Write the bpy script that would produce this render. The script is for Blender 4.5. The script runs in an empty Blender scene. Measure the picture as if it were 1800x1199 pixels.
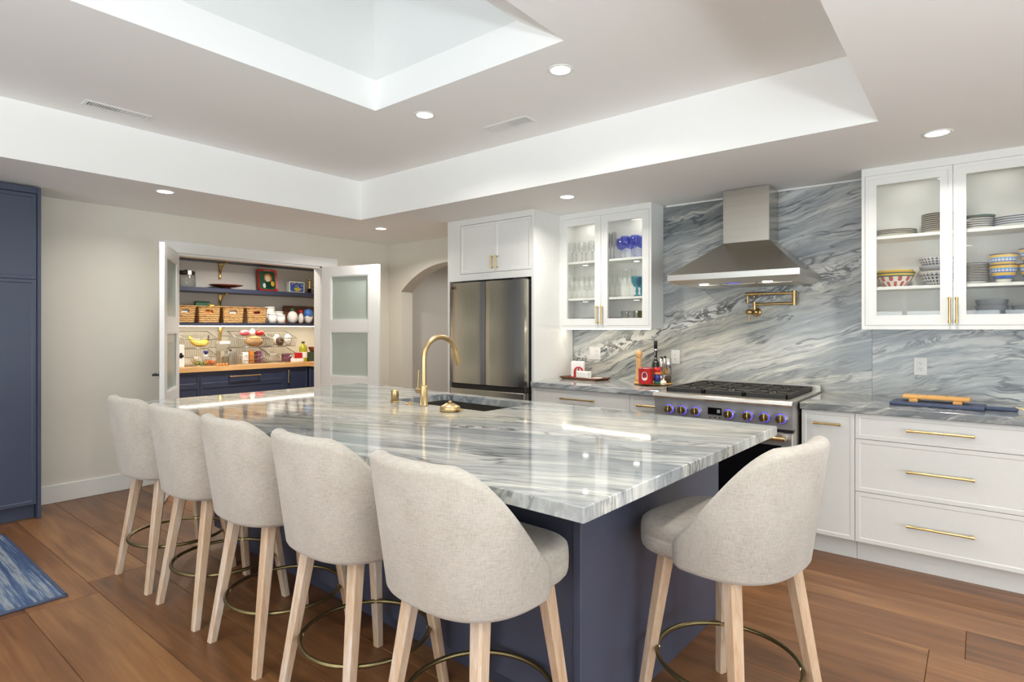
import bpy, bmesh, math, random
from mathutils import Vector, Matrix
random.seed(7)
sc = bpy.context.scene
C = sc.collection

# ------------------------------------------------------------------ camera, world, light, exposure
F_PX, CX, HY, YAW, ZC = 1020.0, 900.0, 578.4, math.radians(38.8), 1.36
cd = bpy.data.cameras.new('camera'); cam = bpy.data.objects.new('camera', cd); C.objects.link(cam)
cd.sensor_width = 36.0; cd.lens = 36.0 * F_PX / 1800.0
cd.shift_y = (HY - 599.5) / 1800.0
cd.clip_start = 0.05
cam.location = (0, 0, ZC); cam.rotation_euler = (math.pi / 2, 0, YAW)
sc.camera = cam
sc.view_settings.view_transform = 'Standard'; sc.view_settings.look = 'None'
sc.view_settings.gamma = 1.0; sc.view_settings.use_curve_mapping = False
sc.view_settings.exposure = 0.13
sc.cycles.use_denoising = True
sc.cycles.max_bounces = 12; sc.cycles.diffuse_bounces = 6; sc.cycles.glossy_bounces = 5
sc.cycles.transparent_max_bounces = 24; sc.cycles.transmission_bounces = 8
sc.cycles.sample_clamp_indirect = 4.0
sc.cycles.caustics_reflective = False; sc.cycles.caustics_refractive = False

w = bpy.data.worlds.new('sky'); sc.world = w; w.use_nodes = True
bg = w.node_tree.nodes['Background']
bg.inputs['Color'].default_value = (0.80, 0.90, 1.0, 1); bg.inputs['Strength'].default_value = 0.7

ZL, XW, YW = 2.385, -5.64, 4.60        # soffit height, pantry wall, range wall
XT, YT, XTR, YTN, ZT = -4.53, 3.36, -0.385, -1.3, 2.744   # ceiling tray
SX0, SX1, SY0, SY1 = -2.98, -1.55, 0.15, 2.325             # skylight opening
XR, YB = 3.0, -3.4                     # walls behind the camera

def area(name, loc, rot, sx, sy, power, col=(1, 1, 1), spread=None):
    l = bpy.data.lights.new(name, 'AREA'); l.shape = 'RECTANGLE'; l.size = sx; l.size_y = sy
    l.energy = power; l.color = col
    if spread: l.spread = spread
    o = bpy.data.objects.new(name, l); C.objects.link(o); o.location = loc; o.rotation_euler = rot
    return o
DAY = (0.84, 0.93, 1.0)
area('daylight_back_window', (-1.0, YB - 0.75, 0.95), (math.radians(90 + 38), 0, 0), 5.2, 1.9, 215, DAY)
area('added_side_daylight', (XR + 0.85, 0.4, 0.85), (math.radians(90 + 38), 0, math.pi / 2), 4.2, 2.1, 190, DAY)  # light for an unseen side window, added to brighten the room
area('daylight_skylight', ((SX0 + SX1) / 2, (SY0 + SY1) / 2, 3.95), (0, 0, 0), 0.5, 1.2, 0.6, DAY)

# ------------------------------------------------------------------ pixel helpers (direction only; depth is given by the plane)
_c, _s = math.cos(YAW), math.sin(YAW)
def _ray(px, py):
    r = (px - CX) / F_PX
    return (r * _c - _s, r * _s + _c, (HY - py) / F_PX)
def onX(px, py, x):
    d = _ray(px, py); t = x / d[0]; return (x, d[1] * t, ZC + d[2] * t)
def onY(px, py, y):
    d = _ray(px, py); t = y / d[1]; return (d[0] * t, y, ZC + d[2] * t)
def onZ(px, py, z):
    d = _ray(px, py); t = (z - ZC) / d[2]; return (d[0] * t, d[1] * t, z)

# ------------------------------------------------------------------ materials
def lin(c):
    c = c / 255.0
    return c / 12.92 if c <= 0.04045 else ((c + 0.055) / 1.055) ** 2.4
def rgb(r, g, b): return (lin(r), lin(g), lin(b), 1.0)
MATS = {}
class NT:
    def __init__(s, name):
        s.m = bpy.data.materials.new(name); s.m.use_nodes = True; s.t = s.m.node_tree
        s.b = s.t.nodes['Principled BSDF']; s.out = s.t.nodes['Material Output']; MATS[name] = s.m
    def n(s, typ, **kw):
        nd = s.t.nodes.new('ShaderNode' + typ)
        for k, v in kw.items():
            if k.startswith('i_'):
                nd.inputs[k[2:].replace('_', ' ')].default_value = v
            elif k.startswith('x'):
                nd.inputs[int(k[1:])].default_value = v
            else: setattr(nd, k, v)
        return nd
    def l(s, a, b): s.t.links.new(a, b)
    def math(s, op, a, b=None, clamp=False):
        nd = s.n('Math', operation=op); nd.use_clamp = clamp
        for i, v in enumerate((a, b)):
            if v is None: continue
            if isinstance(v, (int, float)): nd.inputs[i].default_value = v
            else: s.l(v, nd.inputs[i])
        return nd.outputs[0]
    def ramp(s, fac, stops, interp='LINEAR'):
        nd = s.n('ValToRGB'); cr = nd.color_ramp; cr.interpolation = interp
        while len(cr.elements) < len(stops): cr.elements.new(0.5)
        for e, (p, c) in zip(cr.elements, stops):
            e.position = p; e.color = c if len(c) == 4 else tuple(c) + (1,)
        s.l(fac, nd.inputs[0]); return nd.outputs[0]
    def mix(s, fac, a, b, mode='MIX'):
        nd = s.n('MixRGB', blend_type=mode)
        for i, v in enumerate((fac, a, b)):
            if isinstance(v, (int, float)): nd.inputs[i].default_value = v
            elif isinstance(v, tuple): nd.inputs[i].default_value = v
            else: s.l(v, nd.inputs[i])
        return nd.outputs[0]
    def map(s, vec, scale=(1, 1, 1), rot=(0, 0, 0), loc=(0, 0, 0)):
        nd = s.n('Mapping'); nd.inputs['Scale'].default_value = scale; nd.inputs['Rotation'].default_value = rot
        nd.inputs['Location'].default_value = loc; s.l(vec, nd.inputs[0]); return nd.outputs[0]
    def noise(s, vec, scale, detail=3, rough=0.5, dist=0.0):
        nd = s.n('TexNoise'); nd.inputs['Scale'].default_value = scale; nd.inputs['Detail'].default_value = detail
        nd.inputs['Roughness'].default_value = rough; nd.inputs['Distortion'].default_value = dist
        s.l(vec, nd.inputs['Vector']); return nd.outputs[0]
    def bump(s, h, strength, dist=0.002):
        nd = s.n('Bump'); nd.inputs['Strength'].default_value = strength; nd.inputs['Distance'].default_value = dist
        s.l(h, nd.inputs['Height']); s.l(nd.outputs[0], s.b.inputs['Normal'])
def obj_co(t): return t.n('TexCoord').outputs['Object']
def pos_co(t): return t.n('NewGeometry').outputs['Position']
def P(name, col, rough=0.5, metal=0.0, var=0.04, scale=30.0, bump=0.0, spec=0.5, emit=None, es=0.0, coat=0.0):
    t = NT(name); co = obj_co(t)
    nz = t.noise(co, scale, 3)
    dark = tuple(v * (1 - var * 2) for v in col[:3]) + (1,); lite = tuple(min(1, v * (1 + var)) for v in col[:3]) + (1,)
    t.l(t.ramp(nz, [(0.3, dark), (0.7, lite)]), t.b.inputs['Base Color'])
    t.b.inputs['Roughness'].default_value = rough; t.b.inputs['Metallic'].default_value = metal
    t.b.inputs['Specular IOR Level'].default_value = spec
    t.b.inputs['Coat Weight'].default_value = coat
    if bump: t.bump(nz, bump)
    if emit:
        t.b.inputs['Emission Color'].default_value = emit; t.b.inputs['Emission Strength'].default_value = es
    return t.m
P('wall_paint', rgb(222, 216, 204), 0.75, var=0.008, scale=3)
P('ceiling_paint', rgb(244, 243, 240), 0.8, var=0.006, scale=2)
P('shaft_shade', rgb(226, 227, 224), 0.8, var=0.006, scale=2)  # ceiling colour darkened: shade of the upper shaft put into the tone
P('hall_paint', rgb(214, 212, 206), 0.75, var=0.008, scale=3)
P('pantry_paint', rgb(218, 215, 208), 0.7, var=0.008, scale=3)
P('trim_white', rgb(232, 231, 227), 0.4, var=0.006)
P('cab_white', rgb(228, 227, 222), 0.35, var=0.006)
P('cab_inside', rgb(232, 230, 224), 0.5, var=0.006)
P('navy', rgb(50, 57, 80), 0.38, var=0.03, scale=8)
P('navy_island', rgb(68, 72, 89), 0.42, var=0.02, scale=6)
P('navy_cab', rgb(62, 69, 88), 0.4, var=0.02, scale=6)
P('navy_board', rgb(62, 72, 98), 0.5, var=0.05)
P('brass', (0.62, 0.44, 0.19, 1), 0.3, 1.0, var=0.05, scale=60)
P('brass_brushed', (0.66, 0.49, 0.25, 1), 0.32, 1.0, var=0.04, scale=60)
P('brass_antique', (0.23, 0.185, 0.09, 1), 0.38, 1.0, var=0.06, scale=40)
P('brass_bright', (0.80, 0.62, 0.25, 1), 0.18, 1.0, var=0.03, scale=40)
P('brass_pot', (0.50, 0.34, 0.15, 1), 0.25, 1.0, var=0.05, scale=60)
P('iron', rgb(52, 50, 48), 0.55, 0.3, var=0.1, scale=80, bump=0.2)
P('black', rgb(18, 18, 20), 0.4, var=0.05)
P('black_glass', rgb(8, 8, 9), 0.06, var=0.02, spec=0.6)
P('plate_white', rgb(228, 226, 222), 0.4, var=0.01)
P('outlet_white', rgb(226, 224, 220), 0.35, var=0.01)
P('slot', rgb(60, 58, 56), 0.5)
P('porcelain', rgb(240, 238, 232), 0.22, var=0.01, coat=0.3)
P('porcelain_cream', rgb(224, 216, 196), 0.25, var=0.02)
P('rim_dark', rgb(70, 62, 58), 0.4)
P('rim_green', rgb(110, 130, 118), 0.35, var=0.08, scale=20)
P('rim_blue', rgb(70, 80, 110), 0.35)
P('stoneware', rgb(128, 131, 134), 0.4, var=0.05, scale=15)
P('stoneware_light', rgb(170, 172, 174), 0.35, var=0.05, scale=15)
P('white_paper', rgb(240, 238, 234), 0.6, var=0.02, scale=12)
P('red', rgb(190, 28, 30), 0.3, var=0.05)
P('red_dark', rgb(120, 22, 28), 0.4, var=0.08)
P('pink', rgb(214, 96, 104), 0.4, var=0.12)
P('orange', rgb(226, 128, 60), 0.5, var=0.08)
P('carrot', rgb(224, 140, 70), 0.55, var=0.1)
P('yellow', rgb(232, 190, 50), 0.45, var=0.08)
P('lime', rgb(136, 156, 60), 0.5, var=0.1)
P('green', rgb(40, 92, 66), 0.5, var=0.1)
P('green_dark', rgb(54, 72, 54), 0.45, var=0.12)
P('blue', rgb(74, 124, 200), 0.4, var=0.12)
P('blue_deep', rgb(36, 44, 130), 0.3, var=0.15)
P('purple', rgb(124, 62, 98), 0.5, var=0.1)
P('brown', rgb(70, 46, 38), 0.5, var=0.1)
P('amber_box', rgb(214, 130, 50), 0.5, var=0.1)
P('onion', rgb(226, 214, 186), 0.5, var=0.06)
P('garlic', rgb(236, 226, 206), 0.5, var=0.05)
P('bread', rgb(206, 160, 104), 0.7, var=0.12, scale=40, bump=0.3)
P('plastic_clear', rgb(214, 212, 206), 0.25, var=0.04)
P('gold', (0.75, 0.55, 0.2, 1), 0.2, 1.0)
P('chrome', (0.72, 0.72, 0.72, 1), 0.15, 1.0, var=0.02)
P('wire', (0.40, 0.38, 0.34, 1), 0.35, 1.0, var=0.02)
P('grinder_steel', (0.60, 0.58, 0.55, 1), 0.25, 1.0, var=0.03)
P('peppercorn', rgb(70, 50, 40), 0.5, var=0.2, scale=200)
P('rope', rgb(222, 206, 160), 0.8, var=0.1, scale=200, bump=0.5)
P('frosted', rgb(176, 186, 176), 0.28, var=0.02, scale=3)
P('oil', rgb(170, 164, 24), 0.12, var=0.05, coat=0.5)
P('bottle_dark', rgb(26, 28, 22), 0.12, var=0.05, coat=0.5)
P('cardboard', rgb(160, 120, 84), 0.7, var=0.06)
P('screen_grey', rgb(150, 156, 160), 0.3)
P('knob_blue', rgb(90, 84, 220), 0.3, emit=rgb(82, 76, 255), es=1.1)
P('steel_panel', rgb(168, 166, 162), 0.42, 0.55, var=0.03, scale=90)
P('led', rgb(255, 244, 220), 0.5, emit=(1.0, 0.90, 0.72, 1), es=9.0)
P('lamp_glow', rgb(255, 252, 244), 0.5, emit=(1.0, 0.96, 0.90, 1), es=9.0)
P('puck_glow', rgb(255, 250, 240), 0.5, emit=(1.0, 0.95, 0.88, 1), es=3.0)
P('hood_glow', rgb(255, 240, 214), 0.5, emit=(1.0, 0.86, 0.66, 1), es=9.0)

def steel(name, col, rough, axis=2, streak=0.06):
    t = NT(name); co = t.map(obj_co(t), scale=tuple(3 if i == axis else 220 for i in range(3)))
    nz = t.noise(co, 1.0, 2)
    t.l(t.ramp(nz, [(0.25, tuple(v * (1 - streak) for v in col) + (1,)), (0.75, tuple(min(1, v * (1 + streak)) for v in col) + (1,))]), t.b.inputs['Base Color'])
    t.b.inputs['Metallic'].default_value = 1.0; t.b.inputs['Roughness'].default_value = rough
    t.bump(nz, 0.04, 0.001)
steel('steel', (0.66, 0.64, 0.60), 0.34, 0)
steel('steel_hood', (0.56, 0.53, 0.47), 0.26, 0)
steel('steel_fridge', (0.56, 0.53, 0.46), 0.2, 2)
steel('steel_sink', (0.38, 0.36, 0.33), 0.3, 0)

def glassy(name, tint, refl=0.10, rough=0.02, base=0.03):
    """thin glass sheet: tinted see-through plus a mirror layer that grows at grazing angles"""
    t = NT(name); t.t.nodes.remove(t.b)
    tr = t.n('BsdfTransparent'); gl = t.n('BsdfGlossy'); lw = t.n('LayerWeight'); mx = t.n('MixShader')
    nz = t.noise(obj_co(t), 4.0, 2)
    t.l(t.ramp(nz, [(0.3, tuple(v * 0.985 for v in tint[:3]) + (1,)), (0.7, tint)]), tr.inputs[0])
    gl.inputs['Roughness'].default_value = rough; lw.inputs['Blend'].default_value = 0.5
    f = t.math('ADD', t.math('MULTIPLY', t.math('POWER', lw.outputs['Facing'], 3.0), refl * 3), base, clamp=True)
    t.l(f, mx.inputs[0]); t.l(tr.outputs[0], mx.inputs[1]); t.l(gl.outputs[0], mx.inputs[2])
    t.l(mx.outputs[0], t.out.inputs[0])
glassy('pane', (0.985, 0.99, 0.985, 1), 0.06, 0.01, 0.035)
glassy('glass_clear', (0.975, 0.98, 0.975, 1), 0.14, 0.03, 0.04)
glassy('glass_jar', (0.90, 0.91, 0.90, 1), 0.12, 0.04, 0.05)
glassy('glass_smoke', (0.78, 0.78, 0.79, 1), 0.14, 0.03, 0.05)
glassy('glass_blue', (0.30, 0.38, 0.90, 1), 0.2, 0.03, 0.08)
glassy('glass_teal', (0.25, 0.60, 0.70, 1), 0.12, 0.03, 0.05)
glassy('glass_purple', (0.55, 0.32, 0.55, 1), 0.12, 0.03, 0.05)
glassy('glass_green', (0.68, 0.70, 0.42, 1), 0.12, 0.03, 0.05)
glassy('glass_grey', (0.93, 0.94, 0.94, 1), 0.14, 0.05, 0.12)

def quartzite(name, rot, v0s, band_stops, vrange, axis, seed=(0, 0, 0), streak=1.0, wv=1.0, rough=0.06):
    """banded blue-grey quartzite; rot turns world position so that x runs along the veins and 'axis' (1=y, 2=z) runs across them"""
    t = NT(name)
    p = t.map(pos_co(t), rot=rot, loc=seed)
    sep = t.n('SeparateXYZ'); t.l(p, sep.inputs[0])
    u = sep.outputs[0]; v = sep.outputs[axis]; o = sep.outputs[3 - axis]
    def co(su, sv, so=None):
        so = sv * 0.25 if so is None else so
        c = [0, 0, 0]; c[0] = su; c[axis] = sv; c[3 - axis] = so
        return t.map(p, scale=tuple(c))
    warp = t.math('MULTIPLY', t.math('SUBTRACT', t.noise(co(0.9, 1.6), 1.0, 3, 0.55), 0.5), 0.34 * wv)
    warp2 = t.math('MULTIPLY', t.math('SUBTRACT', t.noise(co(4.0, 9.0), 1.0, 4, 0.6), 0.5), 0.048 * wv)
    vw = t.math('ADD', t.math('ADD', v, warp), warp2)
    # warped coordinates for the streak layers
    cmb = t.n('CombineXYZ'); t.l(u, cmb.inputs[0]); t.l(vw, cmb.inputs[axis]); t.l(o, cmb.inputs[3 - axis])
    def wco(su, sv, so=2.0):
        c = [0, 0, 0]; c[0] = su; c[axis] = sv; c[3 - axis] = so
        return t.map(cmb.outputs[0], scale=tuple(c))
    band = t.ramp(t.math('DIVIDE', t.math('SUBTRACT', vw, vrange[0]), vrange[1] - vrange[0], clamp=True), band_stops)
    n1 = t.noise(wco(0.45, 7.0), 1.0, 6, 0.66)
    col = t.mix(t.ramp(n1, [(0.36, (0, 0, 0)), (0.50, (.6, .6, .6)), (0.60, (.05, .05, .05)), (0.70, (.55, .55, .55))]), band, rgb(140, 145, 148))
    n2 = t.noise(wco(1.3, 34.0, 4.0), 1.0, 8, 0.72)
    col = t.mix(t.math('MULTIPLY', t.ramp(n2, [(0.44, (0, 0, 0)), (0.58, (1, 1, 1))]), 0.45 * streak), col, rgb(130, 135, 138))
    n3 = t.noise(wco(1.4, 16.0, 3.0), 1.0, 7, 0.68)
    col = t.mix(t.math('MULTIPLY', t.ramp(n3, [(0.50, (0, 0, 0)), (0.62, (1, 1, 1))]), 0.75), col, rgb(220, 219, 212))
    # hair-fine lines that follow the bedding, then broader dark veins
    for su, sv, wd, amt, tone in ((1.6, 26.0, 0.030, 0.45, rgb(104, 110, 114)), (0.9, 11.0, 0.022, 0.6, rgb(88, 95, 99)), (0.7, 5.5, 0.018, 0.85, rgb(70, 77, 82))):
        nv = t.noise(wco(su, sv, 1.5 + sv * 0.08), 1.0, 4, 0.6, 0.35)
        rv = t.math('ABSOLUTE', t.math('SUBTRACT', nv, 0.5))
        vein = t.ramp(rv, [(0.0, (1, 1, 1)), (wd * 0.35, (.7, .7, .7)), (wd, (0, 0, 0))])
        msk = t.ramp(t.noise(co(1.2 + su, 2.0 + sv * 0.2), 1.0, 3), [(0.42, (0, 0, 0)), (0.58, (1, 1, 1))])
        col = t.mix(t.math('MULTIPLY', t.math('MULTIPLY', vein, msk), amt), col, tone)
    # warm cloudy tint
    tn = t.noise(co(0.5, 1.1), 1.0, 3)
    col = t.mix(t.math('MULTIPLY', t.ramp(tn, [(0.48, (0, 0, 0)), (0.68, (1, 1, 1))]), 0.55), col, rgb(226, 216, 190), 'MULTIPLY')
    # crackled dark seams
    nc = t.noise(wco(5.5, 17.0, 6.0), 1.0, 5, 0.65, 0.9)
    rc = t.ramp(t.math('ABSOLUTE', t.math('SUBTRACT', nc, 0.5)), [(0.0, (1, 1, 1)), (0.03, (.8, .8, .8)), (0.065, (0, 0, 0))])
    for v0, wd, amt in v0s:
        d = t.math('DIVIDE', t.math('ABSOLUTE', t.math('SUBTRACT', t.math('ADD', v, t.math('MULTIPLY', warp, 0.3)), v0)), wd)
        m = t.math('SUBTRACT', 1.0, d, clamp=True)
        m = t.math('POWER', m, 0.6)
        col = t.mix(t.math('MULTIPLY', m, 0.55), col, rgb(226, 225, 220))
        col = t.mix(t.math('MULTIPLY', t.math('MULTIPLY', m, rc), amt), col, rgb(46, 50, 54))
    t.l(col, t.b.inputs['Base Color'])
    t.b.inputs['Roughness'].default_value = rough
    t.b.inputs['Specular IOR Level'].default_value = 0.5
    return t.m
CREAM, PALE, GREY, BLUE, DARK = rgb(228, 223, 208), rgb(214, 214, 209), rgb(190, 192, 191), rgb(150, 155, 158), rgb(106, 112, 115)
A = math.radians(17.5)
quartzite('quartzite_splash', (0, A, 0), [(1.91, 0.085, 0.95)],
          [(0.0, GREY), (0.10, PALE), (0.18, BLUE), (0.26, PALE), (0.36, GREY), (0.44, CREAM), (0.50, PALE), (0.56, BLUE), (0.64, GREY), (0.72, PALE), (0.78, GREY), (0.81, DARK), (0.90, DARK), (1.0, GREY)],
          (0.9, 3.05), 2, rough=0.24)
quartzite('quartzite_splash_b', (0, A * 0.8, 0), [(1.30, 0.03, 0.8)],
          [(0.0, CREAM), (0.15, GREY), (0.3, PALE), (0.42, BLUE), (0.55, GREY), (0.7, CREAM), (0.85, BLUE), (1.0, PALE)], (0.7, 2.0), 2, seed=(3.0, 0.3, 0.0), rough=0.24)
B = math.radians(16)
quartzite('quartzite_island', (0, 0, -B), [(2.36, 0.055, 0.9)],
          [(0.0, PALE), (0.10, GREY), (0.2, PALE), (0.28, BLUE), (0.36, GREY), (0.43, BLUE), (0.5, PALE), (0.56, CREAM), (0.61, CREAM), (0.66, GREY), (0.75, BLUE), (0.82, GREY), (0.9, BLUE), (1.0, GREY)],
          (1.1, 3.9), 1, streak=1.0, wv=0.6, rough=0.05)
quartzite('quartzite_counter', (0, math.radians(14), math.radians(-20)), [],
          [(0.0, BLUE), (0.2, GREY), (0.4, BLUE), (0.55, DARK), (0.7, BLUE), (0.85, GREY), (1.0, BLUE)], (0.2, 1.8), 2, seed=(0.7, 0.2, 0.1), rough=0.08)

def wood(name, cols, grain=(1.2, 14, 14), rough=0.45, rnd=0.0, bump=0.05, coat=0.0, world=False):
    t = NT(name); co = pos_co(t) if world else obj_co(t)
    if rnd:
        oi = t.n('ObjectInfo'); vm = t.n('VectorMath', operation='MULTIPLY_ADD')
        t.l(oi.outputs['Random'], vm.inputs[0]); vm.inputs[1].default_value = (37, 91, 53)
        t.l(co, vm.inputs[2]); co = vm.outputs[0]
    g = t.noise(t.map(co, scale=grain), 1.0, 6, 0.62, 0.8)
    fine = t.noise(t.map(co, scale=(grain[0] * 3, grain[1] * 7, grain[2] * 7)), 1.0, 4, 0.6)
    f = t.math('ADD', t.math('MULTIPLY', g, 0.75), t.math('MULTIPLY', fine, 0.25))
    if rnd:
        f = t.math('ADD', f, t.math('MULTIPLY', t.math('SUBTRACT', oi.outputs['Random'], 0.5), rnd))
    t.l(t.ramp(f, [(0.28, cols[0]), (0.5, cols[1]), (0.72, cols[2])]), t.b.inputs['Base Color'])
    t.b.inputs['Roughness'].default_value = rough; t.b.inputs['Coat Weight'].default_value = coat
    t.bump(f, bump)
    return t
wood('oak_floor', [rgb(80, 51, 29), rgb(119, 79, 47), rgb(152, 108, 68)], (0.9, 9, 9), 0.36, 0.22, 0.12)
wood('leg_oak', [rgb(178, 138, 104), rgb(198, 170, 142), rgb(218, 206, 194)], (22, 22, 1.8), 0.6, 0.1, 0.25)
wood('butcher', [rgb(190, 138, 84), rgb(214, 166, 108), rgb(230, 190, 134)], (14, 1.5, 14), 0.4)
wood('bamboo', [rgb(196, 138, 72), rgb(218, 164, 92), rgb(230, 184, 116)], (2, 24, 24), 0.45)
wood('beech', [rgb(190, 138, 84), rgb(216, 170, 112), rgb(230, 190, 136)], (20, 20, 2), 0.4)
wood('walnut', [rgb(78, 48, 30), rgb(116, 74, 48), rgb(146, 98, 66)], (2, 20, 20), 0.45)
wood('mahogany', [rgb(84, 40, 26), rgb(122, 62, 42), rgb(146, 80, 56)], (3, 12, 12), 0.4)

def fabric():
    t = NT('linen'); co = obj_co(t)
    a = t.noise(t.map(co, scale=(420, 420, 42)), 1.0, 2); b = t.noise(t.map(co, scale=(42, 42, 420)), 1.0, 2)
    m = t.noise(co, 7.0, 3)
    f = t.math('ADD', t.math('MULTIPLY', t.math('ADD', a, b), 0.5), t.math('MULTIPLY', t.math('SUBTRACT', m, 0.5), 0.35))
    t.l(t.ramp(f, [(0.24, rgb(152, 143, 131)), (0.48, rgb(178, 170, 159)), (0.74, rgb(194, 187, 178))]), t.b.inputs['Base Color'])
    t.b.inputs['Roughness'].default_value = 0.9; t.b.inputs['Sheen Weight'].default_value = 0.25
    t.bump(t.math('ADD', a, b), 0.35, 0.0015)
fabric()
def weave():
    t = NT('seagrass'); co = obj_co(t)
    a = t.n('TexWave', wave_type='BANDS', bands_direction='Z'); a.inputs['Scale'].default_value = 13; a.inputs['Distortion'].default_value = 5; a.inputs['Detail'].default_value = 3; a.inputs['Detail Scale'].default_value = 2.5
    t.l(co, a.inputs[0])
    n = t.noise(t.map(co, scale=(30, 30, 90)), 1.0, 3)
    f = t.math('ADD', t.math('MULTIPLY', a.outputs[1], 0.6), t.math('MULTIPLY', n, 0.5))
    t.l(t.ramp(f, [(0.2, rgb(120, 82, 44)), (0.5, rgb(186, 140, 84)), (0.85, rgb(222, 184, 124))]), t.b.inputs['Base Color'])
    t.b.inputs['Roughness'].default_value = 0.8; t.bump(f, 0.9, 0.006)
weave()
def rugmat():
    t = NT('rug_blue'); co = obj_co(t)
    s = t.noise(t.map(co, scale=(0.6, 22, 1)), 1.0, 4, 0.6)
    h = t.noise(t.map(co, scale=(5, 110, 1)), 1.0, 5, 0.7)
    f = t.math('ADD', t.math('MULTIPLY', s, 0.65), t.math('MULTIPLY', h, 0.35))
    t.l(t.ramp(f, [(0.34, rgb(34, 44, 62)), (0.44, rgb(52, 72, 108)), (0.51, rgb(78, 98, 128)), (0.57, rgb(142, 150, 158)), (0.64, rgb(62, 74, 92))]), t.b.inputs['Base Color'])
    t.b.inputs['Roughness'].default_value = 0.95; t.bump(h, 0.5, 0.003)
rugmat()
def pattern(name, base, ink, kind, scale, z_bands=None):
    """glazed pottery print: bands over object z and a repeating figure around the object"""
    t = NT(name); co = obj_co(t); sep = t.n('SeparateXYZ'); t.l(co, sep.inputs[0])
    ang = t.math('ARCTAN2', sep.outputs[1], sep.outputs[0]); z = sep.outputs[2]
    a = t.math('SINE', t.math('MULTIPLY', ang, scale[0])); b = t.math('SINE', t.math('MULTIPLY', z, scale[1]))
    if kind == 'diamond': f = t.math('GREATER_THAN', t.math('MULTIPLY', a, b), 0.12)
    elif kind == 'dots': f = t.math('GREATER_THAN', t.math('ADD', a, b), 0.35)
    else: f = t.math('GREATER_THAN', a, 0.1)
    col = t.mix(f, base, ink)
    if z_bands:
        rp = t.ramp(t.math('DIVIDE', z, z_bands[0]), z_bands[1], 'CONSTANT')
        msk = t.ramp(t.math('DIVIDE', z, z_bands[0]), z_bands[2], 'CONSTANT')
        col = t.mix(msk, col, rp)
    t.l(col, t.b.inputs['Base Color']); t.b.inputs['Roughness'].default_value = 0.3
W0, W1 = (0, 0, 0, 1), (1, 1, 1, 1)
RED_, ORG_, GRN_, WHT_, YEL_, BLU_, LBL_, BLK_ = rgb(188, 84, 74), rgb(226, 160, 66), rgb(70, 100, 84), rgb(226, 222, 212), rgb(226, 190, 84), rgb(58, 100, 190), rgb(120, 160, 214), rgb(58, 60, 70)
pattern('pottery_red', WHT_, RED_, 'diamond', (12, 95), (0.10, [(0, WHT_), (0.62, GRN_), (0.70, YEL_), (0.80, GRN_), (0.88, ORG_)], [(0, W0), (0.62, W1)]))
pattern('pottery_grey', rgb(206, 206, 206), BLK_, 'dots', (26, 330), (0.085, [(0, BLK_), (0.60, rgb(150, 156, 158)), (0.86, WHT_)], [(0, W0), (0.62, W1), (0.70, W0), (0.9, W1)]))
pattern('pottery_check', rgb(214, 212, 210), rgb(74, 70, 84), 'dots', (30, 420), None)
pattern('pottery_yellow', LBL_, WHT_, 'dots', (22, 300), (0.105, [(0, WHT_), (0.18, GRN_), (0.24, BLU_), (0.38, YEL_), (0.55, BLU_), (0.60, LBL_), (0.80, YEL_), (0.93, rgb(90, 70, 90))], [(0, W1), (0.60, W0), (0.80, W1)]))
def tinprint():
    t = NT('tin_print'); co = obj_co(t); v = t.n('TexVoronoi'); v.inputs['Scale'].default_value = 34; t.l(co, v.inputs['Vector'])
    c = t.mix(t.ramp(v.outputs['Distance'], [(0.25, W1), (0.5, W0)]), rgb(62, 88, 168), v.outputs['Color'])
    t.l(c, t.b.inputs['Base Color']); t.b.inputs['Roughness'].default_value = 0.3
tinprint()

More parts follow.
